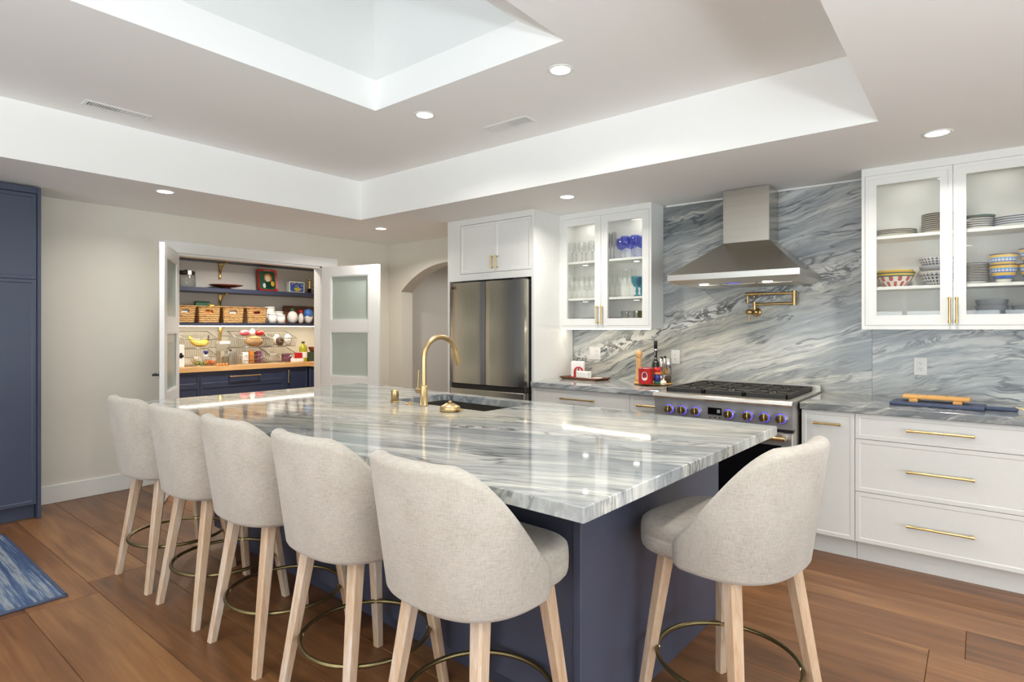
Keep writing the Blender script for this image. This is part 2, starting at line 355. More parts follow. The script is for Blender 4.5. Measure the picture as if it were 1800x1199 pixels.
# ------------------------------------------------------------------ mesh builder
class MB:
    def __init__(s, o=(0, 0, 0)): s.v = []; s.f = []; s.sm = []; s.o = Vector(o)
    def add(s, vs, fs, smooth=False):
        k = len(s.v); s.v += [tuple(v) for v in vs]
        for f in fs: s.f.append(tuple(k + i for i in f)); s.sm.append(smooth)
        return s
    def box(s, x0, x1, y0, y1, z0, z1, b=0.0):
        if b <= 0:
            vs = [(x, y, z) for x in (x0, x1) for y in (y0, y1) for z in (z0, z1)]
            fs = [(0, 1, 3, 2), (4, 6, 7, 5), (0, 4, 5, 1), (2, 3, 7, 6), (0, 2, 6, 4), (1, 5, 7, 3)]
            return s.add(vs, fs)
        b = min(b, (x1 - x0) / 2.1, (y1 - y0) / 2.1, (z1 - z0) / 2.1)
        bm = bmesh.new(); bmesh.ops.create_cube(bm, size=1.0)
        for v in bm.verts:
            v.co = Vector((x0 if v.co.x < 0 else x1, y0 if v.co.y < 0 else y1, z0 if v.co.z < 0 else z1))
        bmesh.ops.bevel(bm, geom=list(bm.edges), offset=b, segments=2 if b > 0.004 else 1, affect='EDGES', profile=0.5)
        s.bm(bm); return s
    def bm(s, bm, smooth=False):
        bm.verts.index_update()
        s.add([v.co[:] for v in bm.verts], [[v.index for v in f.verts] for f in bm.faces], smooth); bm.free()
    def cyl(s, p0, p1, r0, r1=None, n=16, smooth=True):
        r1 = r0 if r1 is None else r1
        p0 = Vector(p0); p1 = Vector(p1); d = (p1 - p0).normalized()
        a = d.orthogonal().normalized(); b = d.cross(a)
        ring = lambda p, r: [p + (a * math.cos(2 * math.pi * i / n) + b * math.sin(2 * math.pi * i / n)) * r for i in range(n)]
        vs = ring(p0, r0) + ring(p1, r1)
        s.add(vs, [(i, (i + 1) % n, n + (i + 1) % n, n + i) for i in range(n)], smooth)
        s.add(ring(p0, r0), [tuple(range(n))[::-1]]); s.add(ring(p1, r1), [tuple(range(n))])
        return s
    def lathe(s, prof, c=(0, 0, 0), n=24, smooth=True, axis='z'):
        vs = []
        for r, z in prof:
            for i in range(n):
                a = 2 * math.pi * i / n; x, y = r * math.cos(a), r * math.sin(a)
                q = (x, y, z) if axis == 'z' else ((x, -z, y) if axis == 'y' else (z, x, y))
                vs.append((c[0] + q[0], c[1] + q[1], c[2] + q[2]))
        fs = []
        for k in range(len(prof) - 1):
            for i in range(n):
                fs.append((k * n + i, k * n + (i + 1) % n, (k + 1) * n + (i + 1) % n, (k + 1) * n + i))
        s.add(vs, fs, smooth); return s
    def tube(s, pts, r, n=8, closed=False, smooth=True):
        pts = [Vector(p) for p in pts]; m = len(pts); vs = []
        prev = None
        for i, p in enumerate(pts):
            if closed: t = (pts[(i + 1) % m] - pts[i - 1])
            else: t = pts[min(i + 1, m - 1)] - pts[max(i - 1, 0)]
            t.normalize()
            if prev is None: a = t.orthogonal().normalized()
            else: a = (prev - t * prev.dot(t)).normalized()
            prev = a; b = t.cross(a); rr = r[i] if isinstance(r, (list, tuple)) else r
            vs += [p + (a * math.cos(2 * math.pi * j / n) + b * math.sin(2 * math.pi * j / n)) * rr for j in range(n)]
        fs = [(i * n + j, i * n + (j + 1) % n, ((i + 1) % m) * n + (j + 1) % n, ((i + 1) % m) * n + j)
              for i in range(m if closed else m - 1) for j in range(n)]
        s.add(vs, fs, smooth)
        if not closed:
            s.add(vs[:n], [tuple(range(n))[::-1]]); s.add(vs[-n:], [tuple(range(n))])
        return s
    def ell(s, c, r, n=14, m=9, fn=None):
        vs = []; fs = []
        for j in range(m + 1):
            ph = math.pi * j / m
            for i in range(n):
                a = 2 * math.pi * i / n
                q = [r[0] * math.sin(ph) * math.cos(a), r[1] * math.sin(ph) * math.sin(a), -r[2] * math.cos(ph)]
                if fn: q = fn(q, a, ph)
                vs.append((c[0] + q[0], c[1] + q[1], c[2] + q[2]))
        for j in range(m):
            for i in range(n): fs.append((j * n + i, j * n + (i + 1) % n, (j + 1) * n + (i + 1) % n, (j + 1) * n + i))
        s.add(vs, fs, True); return s
    def prism(s, poly, a0, a1, axis='z', smooth=False):
        n = len(poly)
        def q(p, a): return (p[0], p[1], a) if axis == 'z' else ((p[0], a, p[1]) if axis == 'y' else (a, p[0], p[1]))
        vs = [q(p, a0) for p in poly] + [q(p, a1) for p in poly]
        s.add(vs, [(i, (i + 1) % n, n + (i + 1) % n, n + i) for i in range(n)], smooth)
        s.add(vs[:n], [tuple(range(n))[::-1]]); s.add(vs[n:], [tuple(range(n))]); return s
    def shaker(s, x0, x1, z0, z1, yf, th=0.02, border=0.022, depth=0.004):
        """slim shaker front facing -y at y = yf"""
        g = 0.0015; x0 += g; x1 -= g; z0 += g; z1 -= g
        R = lambda i, y: [(x0 + i, y, z0 + i), (x1 - i, y, z0 + i), (x1 - i, y, z1 - i), (x0 + i, y, z1 - i)]
        loops = [R(0, yf + th), R(0, yf + 0.001), R(0.001, yf), R(border, yf), R(border + 0.005, yf + depth)]
        vs = [v for lp in loops for v in lp]; fs = []
        for k in range(len(loops) - 1):
            for i in range(4): fs.append((k * 4 + i, k * 4 + (i + 1) % 4, k * 4 + 4 + (i + 1) % 4, k * 4 + 4 + i))
        fs.append(tuple(range(len(vs) - 4, len(vs)))); fs.append((3, 2, 1, 0))
        return s.add(vs, fs)
    def build(s, name, mat, parent=None, recalc=True):
        me = bpy.data.meshes.new(name)
        me.from_pydata([(v[0] - s.o.x, v[1] - s.o.y, v[2] - s.o.z) for v in s.v], [], s.f)
        me.polygons.foreach_set('use_smooth', s.sm)
        if recalc:
            bm = bmesh.new(); bm.from_mesh(me); bmesh.ops.remove_doubles(bm, verts=bm.verts, dist=1e-6)
            bmesh.ops.recalc_face_normals(bm, faces=bm.faces); bm.to_mesh(me); bm.free()
        if any(s.sm) and not all(s.sm): me.set_sharp_from_angle(angle=math.radians(42))
        me.materials.append(MATS[mat]); me.update()
        o = bpy.data.objects.new(name, me); C.objects.link(o)
        if parent: o.parent = parent
        elif s.o.length: o.location = s.o
        return o
def tag(o, label, cat, group=None):
    o['label'] = label; o['category'] = cat
    if group: o['group'] = group
    return o
def thing(name, label, cat, loc=(0, 0, 0), rz=0.0, group=None):
    o = bpy.data.objects.new(name, None); C.objects.link(o); o.location = loc; o.rotation_euler = (0, 0, rz)
    o.empty_display_size = 0.1
    return tag(o, label, cat, group)
def struct(o): o['kind'] = 'structure'; return o
def dup(o, loc=None, rz=None, label=None, parent=None):
    c = o.copy(); C.objects.link(c); c.parent = parent
    if loc is not None: c.location = loc
    if rz is not None: c.rotation_euler = (0, 0, rz)
    if label: c['label'] = label
    for ch in o.children: dup(ch, parent=c)
    return c
def text(body, size, loc, rot, mat, parent, name='lettering', depth=0.0004):
    cu = bpy.data.curves.new(name, 'FONT'); cu.body = body; cu.size = size; cu.align_x = 'CENTER'; cu.align_y = 'CENTER'; cu.extrude = depth
    tmp = bpy.data.objects.new('tmp', cu); C.objects.link(tmp); bpy.context.view_layer.update()
    me = bpy.data.meshes.new_from_object(tmp.evaluated_get(bpy.context.evaluated_depsgraph_get()))
    bpy.data.objects.remove(tmp); me.materials.clear(); me.materials.append(MATS[mat])
    o = bpy.data.objects.new(name, me); C.objects.link(o)
    o.location = loc; o.rotation_euler = rot; o.parent = parent; return o
def pull(parent, o, p0, p1, out, mat='brass', r=0.0062, stand=0.03):
    """bar pull between p0 and p1 (on the front face), standing off along 'out'"""
    p0, p1, out = Vector(p0), Vector(p1), Vector(out); d = (p1 - p0).normalized()
    m = MB(o); a0, a1 = p0 + out * stand, p1 + out * stand
    m.cyl(a0, a1, r, n=10)
    for a in (p0, p1):
        q = a + d * (0.006 if a == p0 else -0.006)
        m.cyl(q, q + out * stand, r * 0.95, n=8)
    for a, sg in ((a0, 1), (a1, -1)): m.cyl(a - d * 0.003 * sg, a + d * 0.014 * sg, r * 1.28, n=10)
    return m.build('handle', mat, parent)

# ================================================================== SETTING
WT = 0.12
PXB, PY0, PY1 = -7.66, 1.75, 5.05          # pantry: back wall, side walls
OY0, OY1, OZ = 2.165, 3.668, 2.046         # pantry opening
# floor with planks running along x
fl = MB().box(PXB, XR, YB, 6.4, -0.06, -0.016).build('floor', 'oak_floor'); struct(fl)
random.seed(11)
PW = 0.29; row0 = 1.0 - PW * 16
plank_mesh = {}
def plank(x0, x1, y0, y1):
    L = round(x1 - x0, 2); Wd = round(y1 - y0, 3)
    if (L, Wd) not in plank_mesh:
        o = MB().box(-L / 2 + 0.0008, L / 2 - 0.0008, -Wd / 2 + 0.0008, Wd / 2 - 0.0008, -0.016, 0.0, 0.0015).build('plank', 'oak_floor', fl)
        plank_mesh[(L, Wd)] = o.data
    else:
        o = bpy.data.objects.new('plank', plank_mesh[(L, Wd)]); C.objects.link(o); o.parent = fl
    o.location = ((x0 + x1) / 2, (y0 + y1) / 2, 0)
for k in range(40):
    y0 = row0 + k * PW; y1 = y0 + PW
    if y1 <= YB or y0 >= YW + 0.2: continue
    y0 = max(y0, YB); y1 = min(y1, YW + 0.2)
    x = (PXB if 1.5 < y0 < 4.9 else XW - 0.1) - random.uniform(0, 1.6)
    while x < XR:
        L = random.choice((1.5, 1.9, 2.2, 2.2, 2.5)); xe = x + L
        a = max(x, PXB if 1.5 < y0 < 4.9 else XW - 0.1); b = min(xe, XR)
        if b - a > 0.03: plank(a, b, y0, y1)
        x = xe
# ceiling: soffit ring, raised tray, skylight shaft
m = MB(); H1 = ZT + 0.15
m.box(XW - WT, XT, YB, YW + 0.18, ZL, H1).box(XTR, XR, YB, YW + 0.18, ZL, H1)
m.box(XT, XTR, YT, YW + 0.18, ZL, H1).box(XT, XTR, YB, YTN, ZL, H1)
struct(m.build('ceiling', 'ceiling_paint'))
m = MB()
zq = ZT + 0.004
m.box(XT, SX0, YTN, YT, ZT, zq).box(SX1, XTR, YTN, YT, ZT, zq).box(SX0, SX1, SY1, YT, ZT, zq).box(SX0, SX1, YTN, SY0, ZT, zq)
struct(m.build('ceiling_tray', 'ceiling_paint'))
# shaft: short upright collar, then walls that lean in towards the glass
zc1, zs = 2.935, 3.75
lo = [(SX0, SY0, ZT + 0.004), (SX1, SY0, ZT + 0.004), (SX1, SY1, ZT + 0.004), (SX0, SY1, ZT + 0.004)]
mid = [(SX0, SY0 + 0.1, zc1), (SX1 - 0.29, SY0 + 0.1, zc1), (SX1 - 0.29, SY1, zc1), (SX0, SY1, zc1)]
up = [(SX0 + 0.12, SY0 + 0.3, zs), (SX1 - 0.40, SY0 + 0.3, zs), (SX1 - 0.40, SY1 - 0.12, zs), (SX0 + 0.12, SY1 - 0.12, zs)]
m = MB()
for nm, mt, a, b in (('ceiling_skylight_collar', 'ceiling_paint', lo, mid), ('ceiling_skylight_shaft', 'shaft_shade', mid, up)):
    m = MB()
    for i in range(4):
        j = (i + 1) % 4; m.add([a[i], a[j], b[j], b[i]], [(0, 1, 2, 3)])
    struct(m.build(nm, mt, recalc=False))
sk = MB().box(up[0][0] - 0.05, up[1][0] + 0.05, up[0][1] - 0.05, up[2][1] + 0.05, zs + 0.02, zs + 0.03).build('window_3', 'pane'); struct(sk)
m = MB(); xa, xb, ya, yb = up[0][0] - 0.05, up[1][0] + 0.05, up[0][1] - 0.05, up[2][1] + 0.05
m.box(xa, xb, ya, ya + 0.06, zs, zs + 0.06).box(xa, xb, yb - 0.06, yb, zs, zs + 0.06).box(xa, xa + 0.06, ya, yb, zs, zs + 0.06).box(xb - 0.06, xb, ya, yb, zs, zs + 0.06)
m.build('frame', 'trim_white', sk)
# pantry wall with its opening
m = MB()
m.box(XW - WT, XW, YB, OY0, 0, ZL).box(XW - WT, XW, OY1, YW + 0.18, 0, ZL).box(XW - WT, XW, OY0, OY1, OZ, ZL)
struct(m.build('wall_left', 'wall_paint'))
# range wall with the arch
def circ(a, b, c):
    ax, ay = a; bx, by = b; cx, cy = c
    d = 2 * (ax * (by - cy) + bx * (cy - ay) + cx * (ay - by))
    ux = ((ax**2 + ay**2) * (by - cy) + (bx**2 + by**2) * (cy - ay) + (cx**2 + cy**2) * (ay - by)) / d
    uy = ((ax**2 + ay**2) * (cx - bx) + (bx**2 + by**2) * (ax - cx) + (cx**2 + cy**2) * (bx - ax)) / d
    return ux, uy, math.hypot(ax - ux, ay - uy)
ARX0, ARX1, ARS = -5.409, -4.02, 1.807
ux, uz, ur = circ((ARX0, ARS), (-5.02, 2.04), (-4.62, 2.109))
prof = [(ARX0, 0.0), (ARX0, ARS)]
for i in range(1, 29):
    x = ARX0 + (ARX1 - ARX0) * i / 28
    prof.append((x, uz + math.sqrt(max(0, ur**2 - (x - ux)**2)) if abs(x - ux) < ur else ARS))
prof.append((ARX1, 0.0))
m = MB()
m.box(XW - WT, ARX0, YW, YW + 0.18, 0, ZL).box(ARX1, XR, YW, YW + 0.18, 0, ZL)
for i in range(1, len(prof) - 2):
    (xa, za), (xb, zb) = prof[i], prof[i + 1]
    vs = [(xa, YW, za), (xb, YW, zb), (xb, YW, ZL), (xa, YW, ZL)]; ws = [(x, y + 0.18, z) for x, y, z in vs]
    m.add(vs + ws, [(0, 1, 2, 3), (7, 6, 5, 4), (0, 4, 5, 1)])
struct(m.build('wall_range', 'wall_paint', recalc=False))
# hall behind the arch
m = MB().box(-6.6, -2.6, 6.3, 6.4, 0, ZL).box(-2.7, -2.6, YW + 0.18, 6.3, 0, ZL).box(-5.75, -5.64, YW + 0.18, 6.3, 0, ZL)
struct(m.build('wall_hall', 'hall_paint'))
struct(MB().box(-5.75, -2.6, YW + 0.18, 6.4, ZL, ZL + 0.06).build('ceiling_hall', 'ceiling_paint'))
# pantry room
m = MB().box(PXB - 0.1, PXB, PY0 - 0.1, PY1 + 0.1, 0, 2.5).box(PXB, XW - WT, PY0 - 0.1, PY0, 0, 2.5).box(PXB, -5.75, PY1, PY1 + 0.1, 0, 2.5)
struct(m.build('wall_pantry', 'pantry_paint'))
struct(MB().box(PXB - 0.1, XW - WT, PY0 - 0.1, PY1 + 0.1, 2.5, 2.56).build('ceiling_pantry', 'ceiling_paint'))
# walls and windows behind the camera
BWX0, BWX1, BWZ0, BWZ1 = -3.6, 1.6, 0.45, 2.2
m = MB().box(XW, BWX0, YB - 0.14, YB, 0, ZL).box(BWX1, XR, YB - 0.14, YB, 0, ZL).box(BWX0, BWX1, YB - 0.14, YB, BWZ1, ZL).box(BWX0, BWX1, YB - 0.14, YB, 0, BWZ0)
struct(m.build('wall_back', 'wall_paint'))
SWY0, SWY1, SWZ0, SWZ1 = -1.7, 2.5, 0.06, 2.25
m = MB().box(XR, XR + 0.14, YB, SWY0, 0, ZL).box(XR, XR + 0.14, SWY1, YW + 0.18, 0, ZL).box(XR, XR + 0.14, SWY0, SWY1, SWZ1, ZL).box(XR, XR + 0.14, SWY0, SWY1, 0, SWZ0)
struct(m.build('wall_right', 'wall_paint'))
w1 = MB().box(BWX0, BWX1, YB - 0.06, YB - 0.05, BWZ0, BWZ1).build('window_1', 'pane'); struct(w1)
m = MB()
for i in range(5):
    x = BWX0 + (BWX1 - BWX0) * i / 4; m.box(x - 0.035, x + 0.035, YB - 0.09, YB - 0.02, BWZ0, BWZ1)
for z in (BWZ0, BWZ1): m.box(BWX0, BWX1, YB - 0.09, YB - 0.02, z - 0.035, z + 0.035)
m.build('frame', 'trim_white', w1)
w2 = MB().box(XR + 0.05, XR + 0.06, SWY0, SWY1, SWZ0, SWZ1).build('window_added', 'pane'); struct(w2)  # unseen side window, added to bring in more light
m = MB()
for i in range(4):
    y = SWY0 + (SWY1 - SWY0) * i / 3; m.box(XR + 0.02, XR + 0.09, y - 0.04, y + 0.04, SWZ0, SWZ1)
for z in (SWZ0, SWZ1): m.box(XR + 0.02, XR + 0.09, SWY0, SWY1, z - 0.04, z + 0.04)
m.build('frame', 'trim_white', w2)
# trims
struct(MB().box(XW, XW + 0.016, 1.13, OY0 - 0.09, 0, 0.14, 0.003).build('baseboard_left', 'trim_white'))
struct(MB().box(XW, XW + 0.016, OY1 + 0.09, YW, 0, 0.14, 0.003).build('baseboard_left_far', 'trim_white'))
m = MB().box(XW, XW + 0.022, 2.03, 3.86, OZ, 2.152, 0.003)
struct(m.build('trim_1', 'trim_white'))
struct(MB().box(XW, XW + 0.018, OY0 - 0.09, OY0, 0, OZ, 0.002).build('trim_2', 'trim_white'))
struct(MB().box(XW, XW + 0.018, OY1, OY1 + 0.09, 0, OZ, 0.002).build('trim_3', 'trim_white'))
struct(MB().box(XW - WT, XW, OY0 - 0.001, OY0 + 0.018, 0, OZ).build('trim_4', 'trim_white'))
struct(MB().box(XW - WT, XW, OY1 - 0.018, OY1 + 0.001, 0, OZ).build('trim_5', 'trim_white'))
struct(MB().box(XW - WT, XW, OY0, OY1, OZ - 0.018, OZ + 0.001).build('trim_6', 'trim_white'))
struct(MB().box(-2.03, -0.585, YW - 0.026, YW, ZL - 0.012, ZL).build('trim_7', 'trim_white'))

# ------------------------------------------------------------------ pantry doors
def pantry_door(name, hinge, ang, flip):
    """leaf along local +x from the hinge; three frosted lites"""
    W_, Ht, T = 0.755, 2.03, 0.036
    r = bpy.data.objects.new(name, None); C.objects.link(r); r.location = hinge; r.rotation_euler = (0, 0, ang); struct(r)
    st, z0, z1 = 0.125, 0.012, 2.036
    lites = [(0.235, 0.728), (0.848, 1.332), (1.452, 1.936)]
    m = MB()
    m.box(0, st, -T / 2, T / 2, z0, z1, 0.002).box(W_ - st, W_, -T / 2, T / 2, z0, z1, 0.002)
    zz = [z0] + [v for l in lites for v in l] + [z1]
    for i in range(0, len(zz), 2): m.box(st, W_ - st, -T / 2, T / 2, zz[i], zz[i + 1])
    m.build('door_panel', 'trim_white', r)
    for a, b in lites:
        g = MB().box(st - 0.005, W_ - st + 0.005, -0.004, 0.004, a - 0.005, b + 0.005).build('glass_pane', 'frosted', r)
        q = MB()
        for y in (-1, 1):
            ya, yb = sorted((y * 0.006, y * 0.016))
            q.box(st, st + 0.012, ya, yb, a, b).box(W_ - st - 0.012, W_ - st, ya, yb, a, b).box(st, W_ - st, ya, yb, a, a + 0.012).box(st, W_ - st, ya, yb, b - 0.012, b)
        q.build('glazing_bead', 'trim_white', r)
    m = MB(); zh = 1.0
    for y in ((-1,) if flip > 0 else ()):
        ya, yb = sorted((y * T / 2, y * (T / 2 + 0.008)))
        m.box(W_ - 0.088, W_ - 0.036, ya, yb, zh - 0.028, zh + 0.028, 0.002)
        m.cyl((W_ - 0.062, y * T / 2, zh), (W_ - 0.062, y * (T / 2 + 0.055), zh), 0.009, n=10)
        ya, yb = sorted((y * (T / 2 + 0.044), y * (T / 2 + 0.058)))
        m.box(W_ - 0.175, W_ - 0.052, ya, yb, zh - 0.009, zh + 0.009, 0.003)
    if flip > 0: m.build('door_handle', 'black', r)
    return r
pantry_door('door_1', (XW + 0.035, OY0 + 0.01, 0), math.radians(-29), 1)
pantry_door('door_2', (XW + 0.035, OY1 - 0.01, 0), math.radians(15), -1)

# ------------------------------------------------------------------ tall navy cabinet by the pantry wall
t = thing('tall_cabinet', 'tall navy blue cabinet with slim shaker doors against the cream wall', 'cabinet', (XW, 0, 0), math.pi / 2)
y0 = -0.39; zmid = onX(35, 490, XW + 0.39)[2]; zt_ = ZL - 0.012
m = MB().box(-1.3, 1.13, y0 + 0.022, -0.004, 0.105, zt_ - 0.002).box(-1.3, 1.105, y0 + 0.075, -0.004, 0.0, 0.105)
m.build('body', 'navy_cab', t)
MB().box(1.108, 1.13, y0, -0.004, 0, zt_, 0.002).build('end_panel', 'navy_cab', t)
MB().box(-1.3, 1.107, y0, y0 + 0.02, zt_ - 0.045, zt_, 0.002).build('top_rail', 'navy_cab', t)
for x0, x1 in ((0.52, 1.104), (-0.07, 0.515), (-0.66, -0.075), (-1.25, -0.665)):
    for a, b in ((0.11, zmid), (zmid, zt_ - 0.05)):
        MB().shaker(x0, x1, a, b, y0, 0.02, 0.022, 0.004).build('door', 'navy_cab', t)

# ------------------------------------------------------------------ rug
m = MB((-3.61 - 1.1, 0.883 - 1.2, 0)); m.box(-5.0, -3.61, -1.6, 0.883, 0.0, 0.008, 0.003)
rug = tag(m.build('rug', 'rug_blue'), 'striped blue and grey woven rug on the wood floor', 'rug')
m = MB((-3.61 - 1.1, 0.883 - 1.2, 0))
m.box(-5.0, -3.61, 0.868, 0.886, 0.0, 0.011, 0.003).box(-3.628, -3.607, -1.6, 0.886, 0.0, 0.011, 0.003).box(-5.0, -3.61, -1.603, -1.585, 0.0, 0.011, 0.003).box(-5.003, -4.985, -1.6, 0.886, 0.0, 0.011, 0.003)
m.build('edge_binding', 'navy_board', rug)

# ================================================================== RANGE WALL: cabinets
CT, CB = 0.914, 0.873          # counter top and underside
def base_unit(name, label, x0, x1, yf, fronts, closed=True):
    """fronts: list of (z0, z1, kind, handle half length) kind drawer/door"""
    o = ((x0 + x1) / 2, yf, 0)
    t = thing(name, label, 'cabinet', o)
    m = MB(o).box(x0 + 0.001, x1 - 0.001, yf + 0.021, YW - 0.002, 0.12, CB - 0.001).box(x0 + 0.001, x1 - 0.001, yf + 0.072, YW - 0.01, 0, 0.12)
    m.build('body', 'cab_white', t)
    for fx0, fx1, z0, z1, kind, h in fronts:
        d = MB(o).shaker(fx0, fx1, z0, z1, yf, 0.02, 0.022, 0.0028).build(kind, 'cab_white', t)
        if h:
            xm = (fx0 + fx1) / 2; zh = (z0 + z1) / 2 if kind == 'drawer' else z1 - 0.075
            if z1 - z0 > 0.2 and kind == 'drawer': zh = (z0 + z1) / 2 + 0.0
            pull(d, o, (xm - h, yf, zh), (xm + h, yf, zh), (0, -1, 0))
    return t
YF = 3.89
base_unit('pull_out_cabinet', 'narrow white base cabinet with one short brass pull beside the range', -0.848, -0.562, YF,
          [(-0.848, -0.562, 0.123, CB - 0.002, 'door', 0.07)])
base_unit('drawer_cabinet', 'wide white base cabinet of three drawers under the navy board', -0.562, 0.236, YF,
          [(-0.562, 0.236, 0.722, CB - 0.002, 'drawer', 0.145), (-0.562, 0.236, 0.416, 0.722, 'drawer', 0.145), (-0.562, 0.236, 0.123, 0.416, 'drawer', 0.145)])
YFL = 3.945
base_unit('drawer_cabinet', 'white base cabinet with a wide top drawer next to the refrigerator enclosure', -2.948, -2.04, YFL,
          [(-2.948, -2.04, 0.722, CB - 0.002, 'drawer', 0.15), (-2.948, -2.04, 0.416, 0.722, 'drawer', 0.15), (-2.948, -2.04, 0.123, 0.416, 'drawer', 0.15)])
base_unit('drawer_cabinet', 'narrow white base cabinet with a short top drawer between range and wide drawers', -2.04, -1.746, YFL,
          [(-2.04, -1.746, 0.722, CB - 0.002, 'drawer', 0.075), (-2.04, -1.746, 0.123, 0.722, 'door', 0.075)])
def slab(name, x0, x1, y0, y1, label):
    o = ((x0 + x1) / 2, y0, CT - 0.04)
    return tag(MB(o).box(x0, x1, y0, y1, CB, CT, 0.003).build(name, 'quartzite_counter'), label, 'countertop')
slab('countertop', -0.853, 0.26, 3.862, YW - 0.022, 'grey veined stone countertop under the navy cutting board')
slab('countertop', -2.949, -1.746, 3.915, YW - 0.022, 'grey veined stone countertop between refrigerator and range')
o = MB().box(-2.948, -0.561, YW - 0.021, YW - 0.001, 0.88, ZL - 0.013).build('backsplash', 'quartzite_splash')
tag(o, 'full-height veined grey quartzite slab behind the range hood', 'backsplash')
o = MB().box(-0.5595, 0.9, YW - 0.021, YW - 0.001, 0.88, ZL - 0.013).build('backsplash', 'quartzite_splash_b')
tag(o, 'grey quartzite slab behind the navy cutting board and its outlet', 'backsplash')

# ------------------------------------------------------------------ glazed wall cabinets
def wall_unit(label, x0, x1, yf, zb, doors, shelves, hz, hx, end_right=True):
    o = ((x0 + x1) / 2, yf, zb); t = thing('glass_cabinet', label, 'cabinet', o)
    yb = YW - 0.022; th = 0.019
    m = MB(o)
    m.box(x0, x0 + th, yf, yb, zb, ZL - 0.001).box(x1 - th, x1, yf, yb, zb, ZL - 0.001)
    m.box(x0 + th, x1 - th, yf + 0.024, yb, zb, zb + th).box(x0 + th, x1 - th, yf, yb, 2.335, ZL - 0.001)
    m.box(x0 + th, x1 - th, yf, yf + 0.024, zb, zb + 0.026)
    m.build('body', 'cab_white', t)
    MB(o).box(x0 + th, x1 - th, yb - 0.008, yb - 0.001, zb + th, 2.335).build('back_panel', 'cab_inside', t)
    for z in shelves: MB(o).box(x0 + th, x1 - th, yf + 0.03, yb - 0.008, z - 0.02, z, 0.001).build('shelf', 'cab_inside', t)
    for (dx0, dx1), hxx in zip(doors, hx):
        z0, z1, bw, y0 = zb + 0.027, 2.333, 0.062, yf + 0.001
        g = 0.0015
        d = MB(o)
        d.box(dx0 + g, dx0 + bw, y0, y0 + 0.021, z0, z1).box(dx1 - bw, dx1 - g, y0, y0 + 0.021, z0, z1)
        d.box(dx0 + bw, dx1 - bw, y0, y0 + 0.021, z0, z0 + bw).box(dx0 + bw, dx1 - bw, y0, y0 + 0.021, z1 - bw, z1)
        e = 0.022
        for a in (d,):   # raised outer lip of the slim shaker frame
            a.box(dx0 + g, dx0 + e, y0 - 0.0035, y0, z0, z1).box(dx1 - e, dx1 - g, y0 - 0.0035, y0, z0, z1)
            a.box(dx0 + e, dx1 - e, y0 - 0.0035, y0, z0, z0 + e).box(dx0 + e, dx1 - e, y0 - 0.0035, y0, z1 - e, z1)
        d = d.build('door', 'cab_white', t)
        MB(o).box(dx0 + bw - 0.004, dx1 - bw + 0.004, y0 + 0.010, y0 + 0.014, z0 + bw - 0.004, z1 - bw + 0.004).build('glass_pane', 'pane', d)
        pull(d, o, (hxx, y0 - 0.003, hz[0]), (hxx, y0 - 0.003, hz[1]), (0, -1, 0))
    return t
YUL, YUR = 4.35, 4.315
def puck(label, x, y, z, power):
    t = thing('cabinet_puck_light', label, 'cabinet light', (x, y, z))
    MB().lathe([(0, -0.008), (0.026, -0.008), (0.030, -0.006), (0.030, 0.0), (0, 0.0)], n=24).build('housing', 'trim_white', t)
    MB().lathe([(0, -0.0095), (0.024, -0.0095), (0.024, -0.0081), (0, -0.0081)], n=24).build('lens', 'puck_glow', t)
    l = bpy.data.lights.new('lamp', 'AREA'); l.shape = 'DISK'; l.size = 0.055; l.energy = power; l.color = (1, 0.96, 0.9)
    q = bpy.data.objects.new('lamp', l); C.objects.link(q); q.parent = t; q.location = (0, 0, -0.012)
wall_unit('white glass-fronted wall cabinet full of drinking glasses', -2.949, -2.056, YUL, 1.362,
          [(-2.930, -2.52), (-2.52, -2.075)], (1.632, 1.958), (1.408, 1.553), (-2.548, -2.502))
wall_unit('white glass-fronted wall cabinet full of plates and patterned bowls', -0.586, 0.352, YUR, 1.357,
          [(-0.567, -0.118), (-0.118, 0.332)], (1.628, 1.950), (1.398, 1.544), (-0.134, -0.100))
puck('puck light in the glassware cabinet above the clear wine glasses', -2.74, 4.46, 2.3345, 0.3)
puck('puck light in the glassware cabinet above the blue goblets', -2.24, 4.46, 2.3345, 0.3)
for zz_, nm_ in ((1.9375, 'upper'), (1.6115, 'lower')):
    puck('puck light under the %s shelf above the clear stemware' % nm_, -2.74, 4.46, zz_, 0.06)
    puck('puck light under the %s shelf beside the teal goblets' % nm_, -2.24, 4.46, zz_, 0.06)
puck('puck light in the dish cabinet above the tall plate stack', -0.34, 4.45, 2.3345, 0.10)
puck('puck light in the dish cabinet above the navy rimmed platters', 0.11, 4.45, 2.3345, 0.10)
def strip(label, x0, x1, y, z, power):
    o = ((x0 + x1) / 2, y, z)
    t = thing('led_strip', label, 'light strip', o)
    MB(o).box(x0, x1, y - 0.008, y + 0.008, z - 0.006, z).build('diffuser', 'led', t)
    l = bpy.data.lights.new('lamp', 'AREA'); l.shape = 'RECTANGLE'; l.size = x1 - x0; l.size_y = 0.02; l.energy = power; l.color = (1, 0.9, 0.74)
    lo_ = bpy.data.objects.new('lamp', l); C.objects.link(lo_); lo_.parent = t; lo_.location = (0, 0, -0.01)
    return t
strip('thin warm light strip under the glassware cabinet', -2.95, -2.10, 4.42, 1.362, 0.45)

